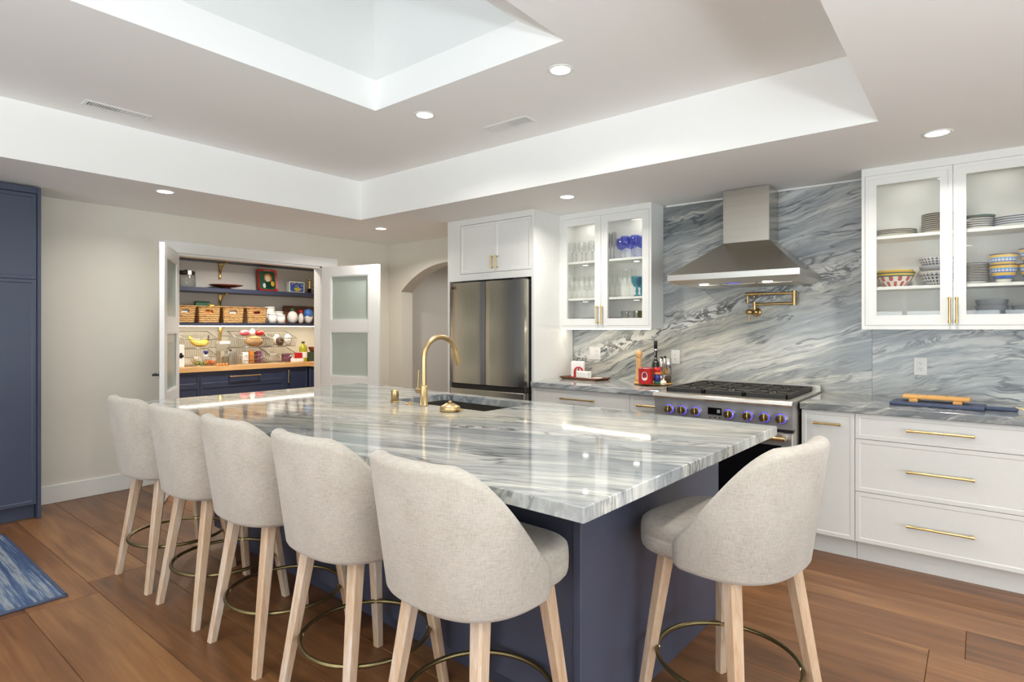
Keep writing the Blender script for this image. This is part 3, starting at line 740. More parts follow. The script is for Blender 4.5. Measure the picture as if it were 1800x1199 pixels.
# ------------------------------------------------------------------ refrigerator enclosure and refrigerator
YP = 3.965
o = (-3.45, YP, 0)
t = thing('refrigerator_enclosure', 'white tall cabinet surround with two doors over the refrigerator', 'cabinet', o)
m = MB(o)
m.box(-3.98, -3.955, YP, YW - 0.024, 0, ZL - 0.001).box(-2.975, -2.95, YP, YW - 0.024, 0, ZL - 0.001)
m.box(-3.955, -2.975, YP, YW - 0.024, 2.33, ZL - 0.001).box(-3.955, -2.975, YP + 0.022, YW - 0.024, 1.845, 1.865)
m.box(-3.955, -3.815, YP, YP + 0.02, 1.81, 2.33).box(-3.815, -2.975, YP, YP + 0.02, 1.81, 1.872)
m.box(-3.955, -2.975, YW - 0.04, YW - 0.024, 1.865, 2.33)
m.build('body', 'cab_white', t)
for i, (x0, x1) in enumerate(((-3.812, -3.385), (-3.385, -2.977))):
    d = MB(o).shaker(x0, x1, 1.874, 2.328, YP, 0.02, 0.022, 0.004).build('door', 'cab_white', t)
    hx = (-3.41, -3.352)[i]
    pull(d, o, (hx, YP, 1.908), (hx, YP, 2.016), (0, -1, 0))
fx0, fx1, fy = -3.863, -2.988, 3.875
o = (-3.47, fy, 0)
t = thing('refrigerator', 'stainless steel french-door refrigerator in a white cabinet surround', 'refrigerator', o)
MB(o).box(fx0 + 0.004, fx1 - 0.004, fy + 0.075, YW - 0.04, 0.03, 1.775).build('body', 'iron', t)
for x0, x1 in ((fx0, -3.431), (-3.425, fx1)):
    pr = [(x0 + (x1 - x0) * k / 16, fy + 0.006 * (2 * k / 16 - 1) ** 6 + 0.003 * (2 * k / 16 - 1) ** 2) for k in range(17)] + [(x1, fy + 0.068), (x0, fy + 0.068)]
    MB(o).prism(pr, 0.862, 1.785, 'z', True).build('door', 'steel_fridge', t)
for z0, z1 in ((0.46, 0.815), (0.06, 0.435)):
    MB(o).box(fx0, fx1, fy, fy + 0.068, z0, z1, 0.006).build('drawer', 'steel_fridge', t)
MB(o).box(fx0, fx1, fy + 0.022, fy + 0.068, 0.815, 0.858, 0.004).build('handle_recess', 'iron', t)
for x in (fx0 + 0.08, fx1 - 0.08): MB(o).box(x - 0.05, x + 0.05, fy + 0.02, fy + 0.10, 1.785, 1.80, 0.004).build('hinge_cover', 'iron', t)
q = MB(o).cyl((fx0 + 0.032, fy, 1.74), (fx0 + 0.032, fy - 0.0012, 1.74), 0.012, n=20).build('badge', 'iron', t)
text('LG', 0.028, (fx0 + 0.066 - o[0], -0.0008, 1.74), (math.pi / 2, 0, 0), 'iron', t)

# ------------------------------------------------------------------ hood
o = (-1.314, 4.3, 1.70)
t = thing('range_hood', 'brushed steel chimney range hood on the stone wall', 'range hood', o)
hx0, hx1, hy, hb = -1.757, -0.876, 3.98, YW - 0.022
cx0, cx1, cy = -1.475, -1.152, 4.33
m = MB(o).box(cx0, cx1, cy, hb, 1.985, ZL - 0.003, 0.002); m.build('chimney', 'steel_hood', t)
zb0, zb1 = 1.707, 1.747
m = MB(o)
bt = [(hx0, hy, zb1), (hx1, hy, zb1), (hx1, hb, zb1), (hx0, hb, zb1)]; tp = [(cx0, cy, 1.992), (cx1, cy, 1.992), (cx1, hb, 1.992), (cx0, hb, 1.992)]
m.add(bt + tp, [(0, 1, 5, 4), (1, 2, 6, 5), (3, 0, 4, 7), (2, 3, 7, 6)]); m.build('canopy', 'steel_hood', t)
m = MB(o)
ins = [(hx0, hy), (hx1, hy), (hx1, hb), (hx0, hb)]; inn = [(hx0 + 0.05, hy + 0.06), (hx1 - 0.05, hy + 0.06), (hx1 - 0.05, hb - 0.02), (hx0 + 0.05, hb - 0.02)]
vs = [(x, y, zb1) for x, y in ins] + [(x, y, zb0) for x, y in ins] + [(x, y, zb0 - 0.028) for x, y in inn]
m.add(vs, [(i, (i + 1) % 4, 4 + (i + 1) % 4, 4 + i) for i in range(4)] + [(4 + i, 4 + (i + 1) % 4, 8 + (i + 1) % 4, 8 + i) for i in range(4)] + [(8, 9, 10, 11)])
m.build('rim_band', 'steel', t)
for i in range(3):
    xa = inn[0][0] + 0.04 + i * 0.24; MB(o).box(xa, xa + 0.225, hy + 0.19, hb - 0.06, zb0 - 0.034, zb0 - 0.0282, 0.002).build('filter_panel', 'steel', t)
for x in (-1.53, -1.10):
    q = MB(o).cyl((x, hy + 0.115, zb0 - 0.0285), (x, hy + 0.115, zb0 - 0.034), 0.032, n=20).build('lamp_glass', 'hood_glow', t)
    l = bpy.data.lights.new('lamp', 'SPOT'); l.energy = 7; l.color = (1, 0.85, 0.65); l.spot_size = 2.0; l.shadow_soft_size = 0.03
    lo_ = bpy.data.objects.new('lamp', l); C.objects.link(lo_); lo_.parent = t; lo_.location = (x - o[0], hy + 0.115 - o[1], zb0 - 0.05 - o[2])
for i in range(4):
    MB(o).cyl((-1.36 + i * 0.022, hy + 0.115, zb0 - 0.028), (-1.36 + i * 0.022, hy + 0.115, zb0 - 0.033), 0.006, n=10).build('button', 'knob_blue', t)

# ------------------------------------------------------------------ range
rx0, rx1, ry = -1.742, -0.862, 3.755
o = ((rx0 + rx1) / 2, ry, 0)
t = thing('gas_range', 'stainless steel gas range with blue-lit brass knobs and black oven door', 'range', o)
m = MB(o).box(rx0, rx1, ry + 0.045, YW - 0.03, 0.10, 0.905).box(rx0 + 0.02, rx1 - 0.02, ry + 0.09, YW - 0.05, 0.0, 0.10)
m.build('body', 'steel', t)
m = MB(o)
pr = [(ry - 0.04, 0.895), (ry - 0.046, 0.905), (ry - 0.042, 0.921), (ry - 0.03, 0.926), (YW - 0.05, 0.926), (YW - 0.05, 0.905), (ry + 0.04, 0.89)]
m.prism(pr, rx0 - 0.002, rx1 + 0.002, 'x'); m.build('cooktop', 'steel', t)
MB(o).box(rx0, rx1, YW - 0.075, YW - 0.03, 0.92, 0.965, 0.003).build('back_guard', 'steel', t)
m = MB(o).prism([(ry - 0.012, 0.755), (ry - 0.022, 0.895), (ry + 0.05, 0.895), (ry + 0.05, 0.755)], rx0 + 0.001, rx1 - 0.001, 'x'); m.build('control_panel', 'steel_panel', t)
yk = ry - 0.017
for px, py in ((1175, 717), (1198, 719.6), (1221.6, 721.5), (1280, 727.5), (1313, 730), (1342.8, 733.4), (1371.6, 736)):
    kx, _, kz = onY(px, py, yk - 0.03); kz = 0.822
    k = MB(o).lathe([(0, 0.0), (0.036, 0.0), (0.036, 0.006), (0.030, 0.012), (0.028, 0.026), (0, 0.026)], (kx, yk, kz), 22, axis='y').build('knob', 'chrome', t)
    MB(o).lathe([(0.0285, 0.016), (0.031, 0.018), (0.031, 0.024), (0.0285, 0.026)], (kx, yk, kz), 22, axis='y').build('light_ring', 'knob_blue', k)
    q = MB(o).lathe([(0, 0.026), (0.027, 0.026), (0.0255, 0.044), (0.0, 0.046)], (kx, yk, kz), 22, axis='y')
    q.box(kx - 0.006, kx + 0.006, yk - 0.056, yk - 0.04, kz - 0.024, kz + 0.024, 0.002); q.build('grip', 'brass_bright', k)
q = onY(1244.6, 718, yk); q2 = onY(1268.4, 730, yk)
d = MB(o).box(q[0], q2[0], yk - 0.0045, yk + 0.003, 0.808, 0.852).build('display', 'black_glass', t)
MB(o).box(q2[0] - 0.028, q2[0] - 0.008, yk - 0.0055, yk - 0.0046, 0.820, 0.842).build('readout', 'screen_grey', d)
for i in range(3):
    xx = q[0] + 0.018 + i * 0.03; MB(o).cyl((xx, yk, 0.79), (xx, yk - 0.006, 0.79), 0.005, n=10).build('button', 'chrome', t)
MB(o).box(rx0 + 0.002, rx1 - 0.002, ry + 0.005, ry + 0.045, 0.735, 0.753).build('vent_gap', 'black', t)
d = MB(o).box(rx0 + 0.004, rx1 - 0.004, ry - 0.008, ry + 0.044, 0.225, 0.733, 0.003).build('oven_door', 'steel', t)
MB(o).box(rx0 + 0.065, rx1 - 0.065, ry - 0.0105, ry - 0.007, 0.300, 0.655).build('window_glass', 'black_glass', d)
m = MB(o).cyl((rx0 + 0.03, ry - 0.062, 0.705), (rx1 - 0.03, ry - 0.062, 0.705), 0.014, n=14)
m.build('handle', 'brass_brushed', d)
for x in (rx0 + 0.045, rx1 - 0.045): MB(o).box(x - 0.014, x + 0.014, ry - 0.064, ry - 0.008, 0.692, 0.718, 0.004).build('handle_bracket', 'steel', d)
MB(o).box(rx0 + 0.004, rx1 - 0.004, ry + 0.0, ry + 0.044, 0.105, 0.22, 0.003).build('kick_panel', 'steel', t)
for c in range(3):
    gx0 = rx0 + 0.045 + c * 0.2640; gx1 = gx0 + 0.258; g0, g1 = ry + 0.075, YW - 0.105; zt0, zt1 = 0.940, 0.956
    m = MB(o)
    m.box(gx0, gx0 + 0.014, g0, g1, zt0 - 0.012, zt1, 0.003).box(gx1 - 0.014, gx1, g0, g1, zt0 - 0.012, zt1, 0.003)
    m.box(gx0, gx1, g0, g0 + 0.016, zt0 - 0.012, zt1, 0.003).box(gx0, gx1, g1 - 0.014, g1, zt0 - 0.012, zt1, 0.003)
    gm = (g0 + g1) / 2; m.box(gx0, gx1, gm - 0.007, gm + 0.007, zt0, zt1, 0.003)
    gc = (gx0 + gx1) / 2
    for yc in ((g0 + gm) / 2, (gm + g1) / 2):
        for k in range(8):
            a = k * math.pi / 4 + math.pi / 8
            p0 = Vector((gc + 0.035 * math.cos(a), yc + 0.035 * math.sin(a), 0.950)); e = Vector((math.cos(a), math.sin(a), 0))
            L = min((0.122 / abs(e.x)) if abs(e.x) > 1e-3 else 9, (0.160 / abs(e.y)) if abs(e.y) > 1e-3 else 9)
            m.cyl(p0, Vector((gc, yc, 0.950)) + e * L, 0.0065, n=6)
    for x in (gx0 + 0.007, gx1 - 0.007):
        for y in (g0 + 0.008, g1 - 0.008): m.cyl((x, y, 0.926), (x, y, 0.94), 0.008, n=8)
    m.build('grate', 'iron', t)
    for yc in ((g0 + gm) / 2, (gm + g1) / 2):
        MB(o).lathe([(0, 0.9265), (0.05, 0.9265), (0.048, 0.934), (0.034, 0.936), (0.033, 0.944), (0, 0.946)], (gc, yc, 0), 20).build('burner', 'black', t)
# pot filler
py_ = YW - 0.021
bx, _, bz = onY(1331, 549, py_)
o = (bx, py_, bz)
t = thing('pot_filler', 'folding brass pot filler tap on the stone wall above the range', 'tap', o)
MB(o).lathe([(0, 0), (0.032, 0), (0.032, 0.010), (0.026, 0.014), (0.018, 0.016), (0.018, 0.062), (0, 0.062)], o, 20, axis='y').build('wall_flange', 'brass_pot', t)
m = MB(o); yj = py_ - 0.05
m.lathe([(0, 0), (0.021, 0), (0.021, 0.042), (0, 0.044)], (bx - 0.03, yj - 0.02, bz), 18, axis='y')
m.build('valve_knob', 'brass_pot', t)
MB(o).cyl((bx - 0.03, yj - 0.045, bz - 0.005), (bx - 0.03, yj - 0.05, bz - 0.075), 0.0055, 0.0065, n=10).build('valve_lever', 'brass_pot', t)
MB(o).cyl((bx - 0.005, yj, bz + 0.005), (bx - 0.005, yj, bz + 0.078), 0.0115, n=14).build('swivel_post', 'brass_pot', t)
jx = onY(1396, 535, yj)[0]
MB(o).cyl((bx - 0.005, yj, bz + 0.058), (jx, yj, bz + 0.060), 0.0095, n=12).build('lower_arm', 'brass_pot', t)
MB(o).cyl((jx, yj, bz + 0.045), (jx, yj, bz + 0.150), 0.0145, n=16).build('joint', 'brass_pot', t)
sx = onY(1313, 525, yj)[0]
MB(o).cyl((jx, yj, bz + 0.134), (sx + 0.08, yj - 0.012, bz + 0.134), 0.0095, n=12).build('upper_arm', 'brass_pot', t)
m = MB(o).cyl((sx + 0.085, yj - 0.012, bz + 0.134), (sx - 0.003, yj - 0.013, bz + 0.134), 0.0145, n=16); m.build('shutoff', 'brass_pot', t)
m = MB(o).cyl((sx + 0.008, yj - 0.013, bz + 0.122), (sx + 0.008, yj - 0.013, bz + 0.066), 0.0075, n=12); m.build('spout', 'brass_pot', t)
MB(o).cyl((sx + 0.055, yj - 0.013, bz + 0.122), (sx + 0.055, yj - 0.013, bz + 0.108), 0.006, n=10).build('stop_pin', 'brass_pot', t)

# ------------------------------------------------------------------ outlets
def outlet(px, py, label, gangs, wide):
    x, _, z = onY(px, py, YW - 0.022); o = (x, YW - 0.0215, z); t = thing('outlet_plate', label, 'outlet', o)
    hw = 0.058 if wide else 0.036
    MB(o).box(x - hw, x + hw, o[1] - 0.006, o[1], z - 0.058, z + 0.058, 0.003).build('cover_plate', 'outlet_white', t)
    for k, gx in zip(gangs, ((-0.023, 0.023) if wide else (0,))):
        MB(o).box(x + gx - 0.0165, x + gx + 0.0165, o[1] - 0.0085, o[1] - 0.006, z - 0.033, z + 0.033, 0.001).build('switch_paddle' if k == 's' else 'socket', 'plate_white', t)
        if k == 'o':
            m = MB(o)
            for dz in (-0.017, 0.017):
                for dx in (-0.006, 0.006): m.box(x + gx + dx - 0.001, x + gx + dx + 0.001, o[1] - 0.0092, o[1] - 0.0085, z + dz + 0.001, z + dz + 0.009)
                m.cyl((x + gx, o[1] - 0.0085, z + dz - 0.006), (x + gx, o[1] - 0.0092, z + dz - 0.006), 0.0025, n=8)
            m.build('slot', 'slot', t)
outlet(1046, 621, 'white switch and outlet plate above the napkin tray', ('s', 'o'), True)
outlet(1187.5, 627.5, 'white outlet beside the steel grinders', ('o',), False)
outlet(1618, 644, 'white outlet above the navy cutting board', ('o',), False)

# ================================================================== ISLAND
IC = (-2.375, 2.09); IR = math.radians(-1.75); IL, IW = 3.262, 1.597
def isl(x, y, z=0.0):
    dx, dy = x - IC[0], y - IC[1]; c, s_ = math.cos(-IR), math.sin(-IR)
    return (dx * c - dy * s_, dx * s_ + dy * c, z)
t = thing('kitchen_island', 'navy blue kitchen island base with panelled sides under the stone top', 'island', (IC[0], IC[1], 0), IR)
bx0, bx1, by0, by1 = -1.40, 1.39, -0.445, 0.72
bm_ = MB().box(bx0, bx1 - 0.03, by0 + 0.022, by1, 0.105, CB - 0.001).box(bx0 + 0.04, bx1 - 0.03, by0 + 0.085, by1 - 0.07, 0, 0.105)
# leave the sink well open
body = MB()
sa, sb = isl(-2.90, 2.36), isl(-2.05, 2.82)
sx0, sx1, sy0, sy1 = isl(-2.86, 2.6)[0], isl(-2.075, 2.6)[0], isl(-2.4, 2.362)[1], isl(-2.4, 2.795)[1]
body.box(bx0, sx0 - 0.03, by0 + 0.022, by1, 0.105, CB - 0.001).box(sx1 + 0.03, bx1 - 0.03, by0 + 0.022, by1, 0.105, CB - 0.001)
body.box(sx0 - 0.03, sx1 + 0.03, by0 + 0.022, sy0 - 0.03, 0.105, CB - 0.001).box(sx0 - 0.03, sx1 + 0.03, by0 + 0.022, by1, 0.105, 0.55)
body.box(bx0 + 0.04, bx1 - 0.03, by0 + 0.085, by1 - 0.07, 0, 0.105)
body.build('body', 'navy_island', t)
MB().box(bx1 - 0.03, bx1, by0 - 0.006, by1, 0.0, CB - 0.001, 0.002).build('end_panel', 'navy_island', t)
n = 4
for i in range(n):
    xa = bx0 + (bx1 - 0.032 - bx0) * i / n; xb = bx0 + (bx1 - 0.032 - bx0) * (i + 1) / n
    MB().box(xa + 0.001, xb - 0.001, by0, by0 + 0.02, 0.107, CB - 0.002, 0.0015).build('side_panel', 'navy_island', t)
for x in (-1.0, 0.0, 1.0):
    MB().box(x - 0.02, x + 0.02, by0 - 0.27, by0 + 0.02, CB - 0.010, CB - 0.001).build('support_bracket', 'black', t)
MB().box(bx1, bx1 + 0.17, -0.02, 0.02, CB - 0.010, CB - 0.001).build('support_bracket', 'black', t)
# slab with sink cut-out
top = thing('island_countertop', 'long polished quartzite island top with grey veins and sink cut-out', 'countertop', (IC[0], IC[1], CB), IR)
hl, hw = IL / 2, IW / 2
bm = bmesh.new()
def loop(x0, x1, y0, y1, z, r, seg=4):
    pts = []
    for cx_, cy_, a0 in ((x1 - r, y1 - r, 0), (x0 + r, y1 - r, 90), (x0 + r, y0 + r, 180), (x1 - r, y0 + r, 270)):
        for k in range(seg + 1):
            a = math.radians(a0 + 90 * k / seg); pts.append((cx_ + r * math.cos(a), cy_ + r * math.sin(a), z))
    return pts
th = CT - CB; e = 0.003
O0 = loop(-hl, hl, -hw, hw, 0, 0.004); O1 = loop(-hl, hl, -hw, hw, th - e, 0.004); O2 = loop(-hl + e, hl - e, -hw + e, hw - e, th, 0.004)
I2 = loop(sx0, sx1, sy0, sy1, th, 0.012); I0 = loop(sx0, sx1, sy0, sy1, 0, 0.012)
rings = [O0, O1, O2, I2, I0]; nv = len(O0); vs = [v for r_ in rings for v in r_]; fs = []
for k in range(5):
    k2 = (k + 1) % 5
    for i in range(nv): fs.append((k * nv + i, k * nv + (i + 1) % nv, k2 * nv + (i + 1) % nv, k2 * nv + i))
MB().add(vs, fs).build('slab', 'quartzite_island', top)
o = (0, 0, 0)
snk = thing('kitchen_sink', 'undermount steel sink set in the island top', 'sink', (IC[0], IC[1], 0), IR)
m = MB(); a = 0.012
q = [(sx0 - a, sy0 - a), (sx1 + a, sy0 - a), (sx1 + a, sy1 + a), (sx0 - a, sy1 + a)]
zi = CB - 0.0005; zd = 0.645
vs = [(x, y, zi) for x, y in q] + [(x, y, zd) for x, y in q]
m.add(vs, [(i, (i + 1) % 4, 4 + (i + 1) % 4, 4 + i) for i in range(4)] + [(4, 5, 6, 7)])
q2 = [(sx0 - 0.028, sy0 - 0.028), (sx1 + 0.028, sy0 - 0.028), (sx1 + 0.028, sy1 + 0.028), (sx0 - 0.028, sy1 + 0.028)]
m.add([(x, y, zi) for x, y in q + q2], [(i, (i + 1) % 4, 4 + (i + 1) % 4, 4 + i) for i in range(4)])
m.build('basin', 'steel_sink', snk, recalc=False)
MB().lathe([(0, zd + 0.004), (0.045, zd + 0.004), (0.05, zd + 0.0005)], ((sx0 + sx1) / 2, (sy0 + sy1) / 2, 0), 20).build('drain', 'brass_brushed', snk)
# faucet and sink fittings
fx, fy_, _ = onZ(745, 713, CT)
t = thing('kitchen_faucet', 'tall brushed brass gooseneck faucet on the island', 'faucet', (fx, fy_, CT))
MB().lathe([(0, 0), (0.028, 0), (0.028, 0.005), (0.0225, 0.007), (0.0225, 0.115), (0.0205, 0.118), (0, 0.118)], n=24).build('body', 'brass_brushed', t)
pts = [(0, 0, 0.116), (0, 0, 0.20), (0, 0, 0.275)]
R_ = 0.134
for k in range(1, 19):
    a = math.radians(180 - k * 9.2); pts.append((0.0, R_ + R_ * math.cos(a), 0.275 + R_ * 0.92 * math.sin(a)))
MB().tube(pts, 0.0155, 14).build('spout', 'brass_brushed', t)
d = (Vector(pts[-1]) - Vector(pts[-2])).normalized(); p = Vector(pts[-1])
MB().cyl(p, p + d * 0.085, 0.0175, 0.0165, n=18).build('spray_head', 'brass_brushed', t)
MB().cyl((-0.015, 0, 0.085), (-0.058, 0, 0.085), 0.0165, n=16).build('handle_hub', 'brass_brushed', t)
MB().cyl((-0.050, 0, 0.092), (-0.042, 0, 0.205), 0.0042, n=8).build('handle_lever', 'brass_brushed', t)
x, y, _ = onZ(694, 707, CT)
t = thing('air_gap', 'short brass air gap cap beside the faucet', 'sink fitting', (x, y, CT))
MB().lathe([(0, 0), (0.026, 0), (0.026, 0.006), (0.0235, 0.008), (0, 0.008)], n=24).build('base', 'brass_brushed', t)
MB().lathe([(0, 0.0075), (0.0235, 0.0075), (0.0235, 0.070), (0.021, 0.074), (0, 0.075)], n=24).build('cap', 'brass_brushed', t)
x, y, _ = onZ(720, 710.5, CT)
t = thing('disposal_button', 'tiny brass button between the air gap and the faucet', 'sink fitting', (x, y, CT))
MB().lathe([(0, 0), (0.024, 0), (0.024, 0.003), (0.016, 0.006), (0, 0.006)], n=20).build('base', 'brass_brushed', t)
MB().lathe([(0, 0.005), (0.012, 0.006), (0.009, 0.014), (0, 0.016)], n=16).build('button', 'brass_brushed', t)
x, y, _ = onZ(791, 723, CT)
t = thing('sink_strainer', 'round brass sink strainer lying on the island edge of the sink', 'sink strainer', (x, y, CT))
MB().lathe([(0, 0), (0.050, 0), (0.055, 0.004), (0.055, 0.026), (0.048, 0.030), (0.020, 0.044), (0, 0.046)], n=28).build('cup', 'brass_brushed', t)
MB().lathe([(0, 0.045), (0.008, 0.046), (0.011, 0.054), (0, 0.058)], n=16).build('knob', 'brass_brushed', t)
MB().box(0.050, 0.092, -0.010, 0.010, 0.008, 0.022, 0.004).build('tab', 'brass_brushed', t)

# ================================================================== BAR STOOLS
def stool_meshes():
    """stool faces local +y; returns root with parts"""
    t = thing('bar_stool', 'stool', 'stool')
    # seat cushion
    rings = [(0.582, 0.88), (0.584, 0.95), (0.594, 0.985), (0.610, 1.0), (0.640, 1.004), (0.643, 0.996), (0.646, 1.004), (0.668, 1.0), (0.684, 0.985), (0.694, 0.945), (0.699, 0.86), (0.703, 0.6), (0.705, 0.25)]
    n = 40; vs = []
    for z, k in rings:
        for i in range(n):
            a = 2 * math.pi * i / n; c, s_ = math.cos(a), math.sin(a); e = 2 / 4.4
            x = 0.228 * k * math.copysign(abs(c) ** e, c); y = 0.012 + 0.236 * k * math.copysign(abs(s_) ** e, s_)
            vs.append((x, y, z))
    fs = [(j * n + i, j * n + (i + 1) % n, (j + 1) * n + (i + 1) % n, (j + 1) * n + i) for j in range(len(rings) - 1) for i in range(n)]
    fs.append(tuple(range(n))[::-1]); fs.append(tuple(range(len(vs) - n, len(vs))))
    MB().add(vs, fs, True).build('seat', 'linen', t)
    # wrapping back: a section swept along a U in plan
    path = []; YE = 0.055
    NS = 52
    for i in range(NS + 1):
        u = -1 + 2 * i / NS
        a = u * math.radians(90)
        if abs(u) <= 0.72:
            b = u / 0.72 * math.pi / 2; e = 2 / 2.7
            x = 0.236 * math.copysign(abs(math.sin(b)) ** e, math.sin(b)); y = -0.232 * abs(math.cos(b)) ** e
        else:
            x = math.copysign(0.236 - 0.010 * ((abs(u) - 0.72) / 0.28) ** 2, u); y = YE * (abs(u) - 0.72) / 0.28
        path.append((x, y))
    sect = []; vs = []
    m_ = 20
    for i, (x, y) in enumerate(path):
        xa, ya = path[max(i - 1, 0)]; xb, yb = path[min(i + 1, NS)]
        tx, ty = xb - xa, yb - ya; L = math.hypot(tx, ty); nx, ny = ty / L, -tx / L     # outward normal
        q = (y + 0.205) / (YE + 0.205); q = min(1, max(0, q))
        sm = q * q * (3 - 2 * q) * 0.45 + q * 0.55
        ztop = 1.002 - 0.325 * sm
        zbot = 0.570
        endk = min(1.0, min(i, NS - i) / 5.0); er = math.sqrt(1 - (1 - endk) ** 2) if endk < 1 else 1.0
        zm = (ztop + zbot) / 2; hz = (ztop - zbot) / 2 * (0.55 + 0.45 * er); th = 0.030 * (0.35 + 0.65 * er)
        for j in range(m_):
            # stadium section: straight faces, round top and bottom
            k_ = j / m_; half = max(hz - th, 0.0)
            if k_ < 0.5: a = math.pi * (k_ / 0.5) * 1.0; c, s_ = math.cos(a), math.sin(a); zz = zm + half + th * s_; dn = th * c
            else: a = math.pi * (1 + (k_ - 0.5) / 0.5); c, s_ = math.cos(a), math.sin(a); zz = zm - half + th * s_; dn = th * c
            h = (zz - 0.60) / 0.40
            fl_ = 0.985 + 0.085 * max(0, h) ** 1.1 - (0.10 * max(0, -h * 4) ** 2)
            lean = -0.035 * max(0, h) ** 1.3
            vs.append(((x + nx * dn) * fl_, (y + ny * dn) * fl_ + lean, zz))
    fs = [(i * m_ + j, i * m_ + (j + 1) % m_, (i + 1) * m_ + (j + 1) % m_, (i + 1) * m_ + j) for i in range(NS) for j in range(m_)]
    fs.append(tuple(range(m_))); fs.append(tuple(range(NS * m_, NS * m_ + m_))[::-1])
    MB().add(vs, fs, True).build('backrest', 'linen', t)
    # splayed square legs
    for sx_ in (-1, 1):
        for sy_ in (-1, 1):
            tp = Vector((0.142 * sx_, 0.142 * sy_ + 0.01, 0.592)); bt = Vector((0.203 * sx_, 0.219 * sy_ + 0.002, 0.0))
            def ring(p, h): return [(p.x + h * a, p.y + h * b, p.z) for a, b in ((-1, -.7), (-.7, -1), (.7, -1), (1, -.7), (1, .7), (.7, 1), (-.7, 1), (-1, .7))]
            v = ring(bt, 0.0165) + ring(tp, 0.0245)
            MB().add(v, [(i, (i + 1) % 8, 8 + (i + 1) % 8, 8 + i) for i in range(8)] + [tuple(range(8))[::-1], tuple(range(8, 16))]).build('leg', 'leg_oak', t)
            p = bt.lerp(tp, 0.215 / 0.592); d = Vector((p.x, p.y - 0.01, 0)).normalized()
            MB().cyl((d.x * 0.228, d.y * 0.228 + 0.01, 0.215), (d.x * 0.245, d.y * 0.245 + 0.01, 0.215), 0.007, n=8).build('bolt', 'brass_brushed', t)
    pts = [(0.238 * math.cos(2 * math.pi * i / 48), 0.238 * math.sin(2 * math.pi * i / 48) + 0.01, 0.215) for i in range(48)]
    MB().tube(pts, 0.0085, 8, True).build('foot_ring', 'brass_antique', t)
    MB().box(-0.17, 0.17, -0.16, 0.18, 0.566, 0.586, 0.004).build('swivel_plate', 'iron', t)
    return t
st = stool_meshes(); st['group'] = 'bar stools around the island'
LBL = ['cream linen bar stool farthest along the row, nearest the pantry door', 'cream linen bar stool second in the row from the pantry end',
       'cream linen bar stool in the middle of the row of five', 'cream linen bar stool second in the row from the island corner',
       'cream linen bar stool in the row, next to the island corner']
for i, (x, y, a) in enumerate(((-3.53, 1.366, 1.0), (-2.962, 1.366, 0.0), (-2.393, 1.363, -1.5), (-1.812, 1.36, -1.0), (-1.22, 1.345, -2.0))):
    s_ = st if i == 0 else dup(st)
    s_.location = (x, y, 0); s_.rotation_euler = (0, 0, math.radians(a)); s_['label'] = LBL[i]
s_ = dup(st, (-0.674, 2.045, 0), math.radians(80), 'cream linen bar stool standing alone at the short end of the island')
for ch in s_.children:      # the seat swivels; the base of this stool stands turned under it
    if ch.name.split('.')[0] in ('leg', 'bolt', 'foot_ring', 'swivel_plate'): ch.rotation_euler = (0, 0, math.radians(-13))
    else: ch.location = (0.01, 0.022, 0)

# ================================================================== FILL LAMPS ADDED BEHIND THE CAMERA TO BRIGHTEN THE CEILING
def fill_uplight(label, x, y, power):
    t = thing('added_fill_lamp', label, 'lamp', (x, y, 0), 0, 'added fill lamps')
    MB().lathe([(0, 0), (0.15, 0), (0.15, 0.012), (0.02, 0.03), (0, 0.03)], n=32).build('base', 'brass_antique', t)
    MB().cyl((0, 0, 0.028), (0, 0, 1.36), 0.012, n=14).build('pole', 'brass_antique', t)
    MB().lathe([(0, 1.35), (0.06, 1.355), (0.16, 1.39), (0.235, 1.45), (0.228, 1.452), (0.155, 1.40), (0.06, 1.365), (0, 1.362)], n=40).build('shade_bowl', 'plate_white', t)
    l = bpy.data.lights.new('lamp', 'AREA'); l.shape = 'DISK'; l.size = 0.40; l.energy = power; l.color = (0.84, 0.935, 1.0)
    q = bpy.data.objects.new('lamp', l); C.objects.link(q); q.parent = t; q.location = (0, 0, 1.448); q.rotation_euler = (math.pi, 0, 0)
fill_uplight('added fill lamp on a brass torchiere stand toward the side window', 1.05, -0.35, 105)
fill_uplight('added fill lamp on a brass torchiere stand toward the back window', -0.75, -1.0, 62)

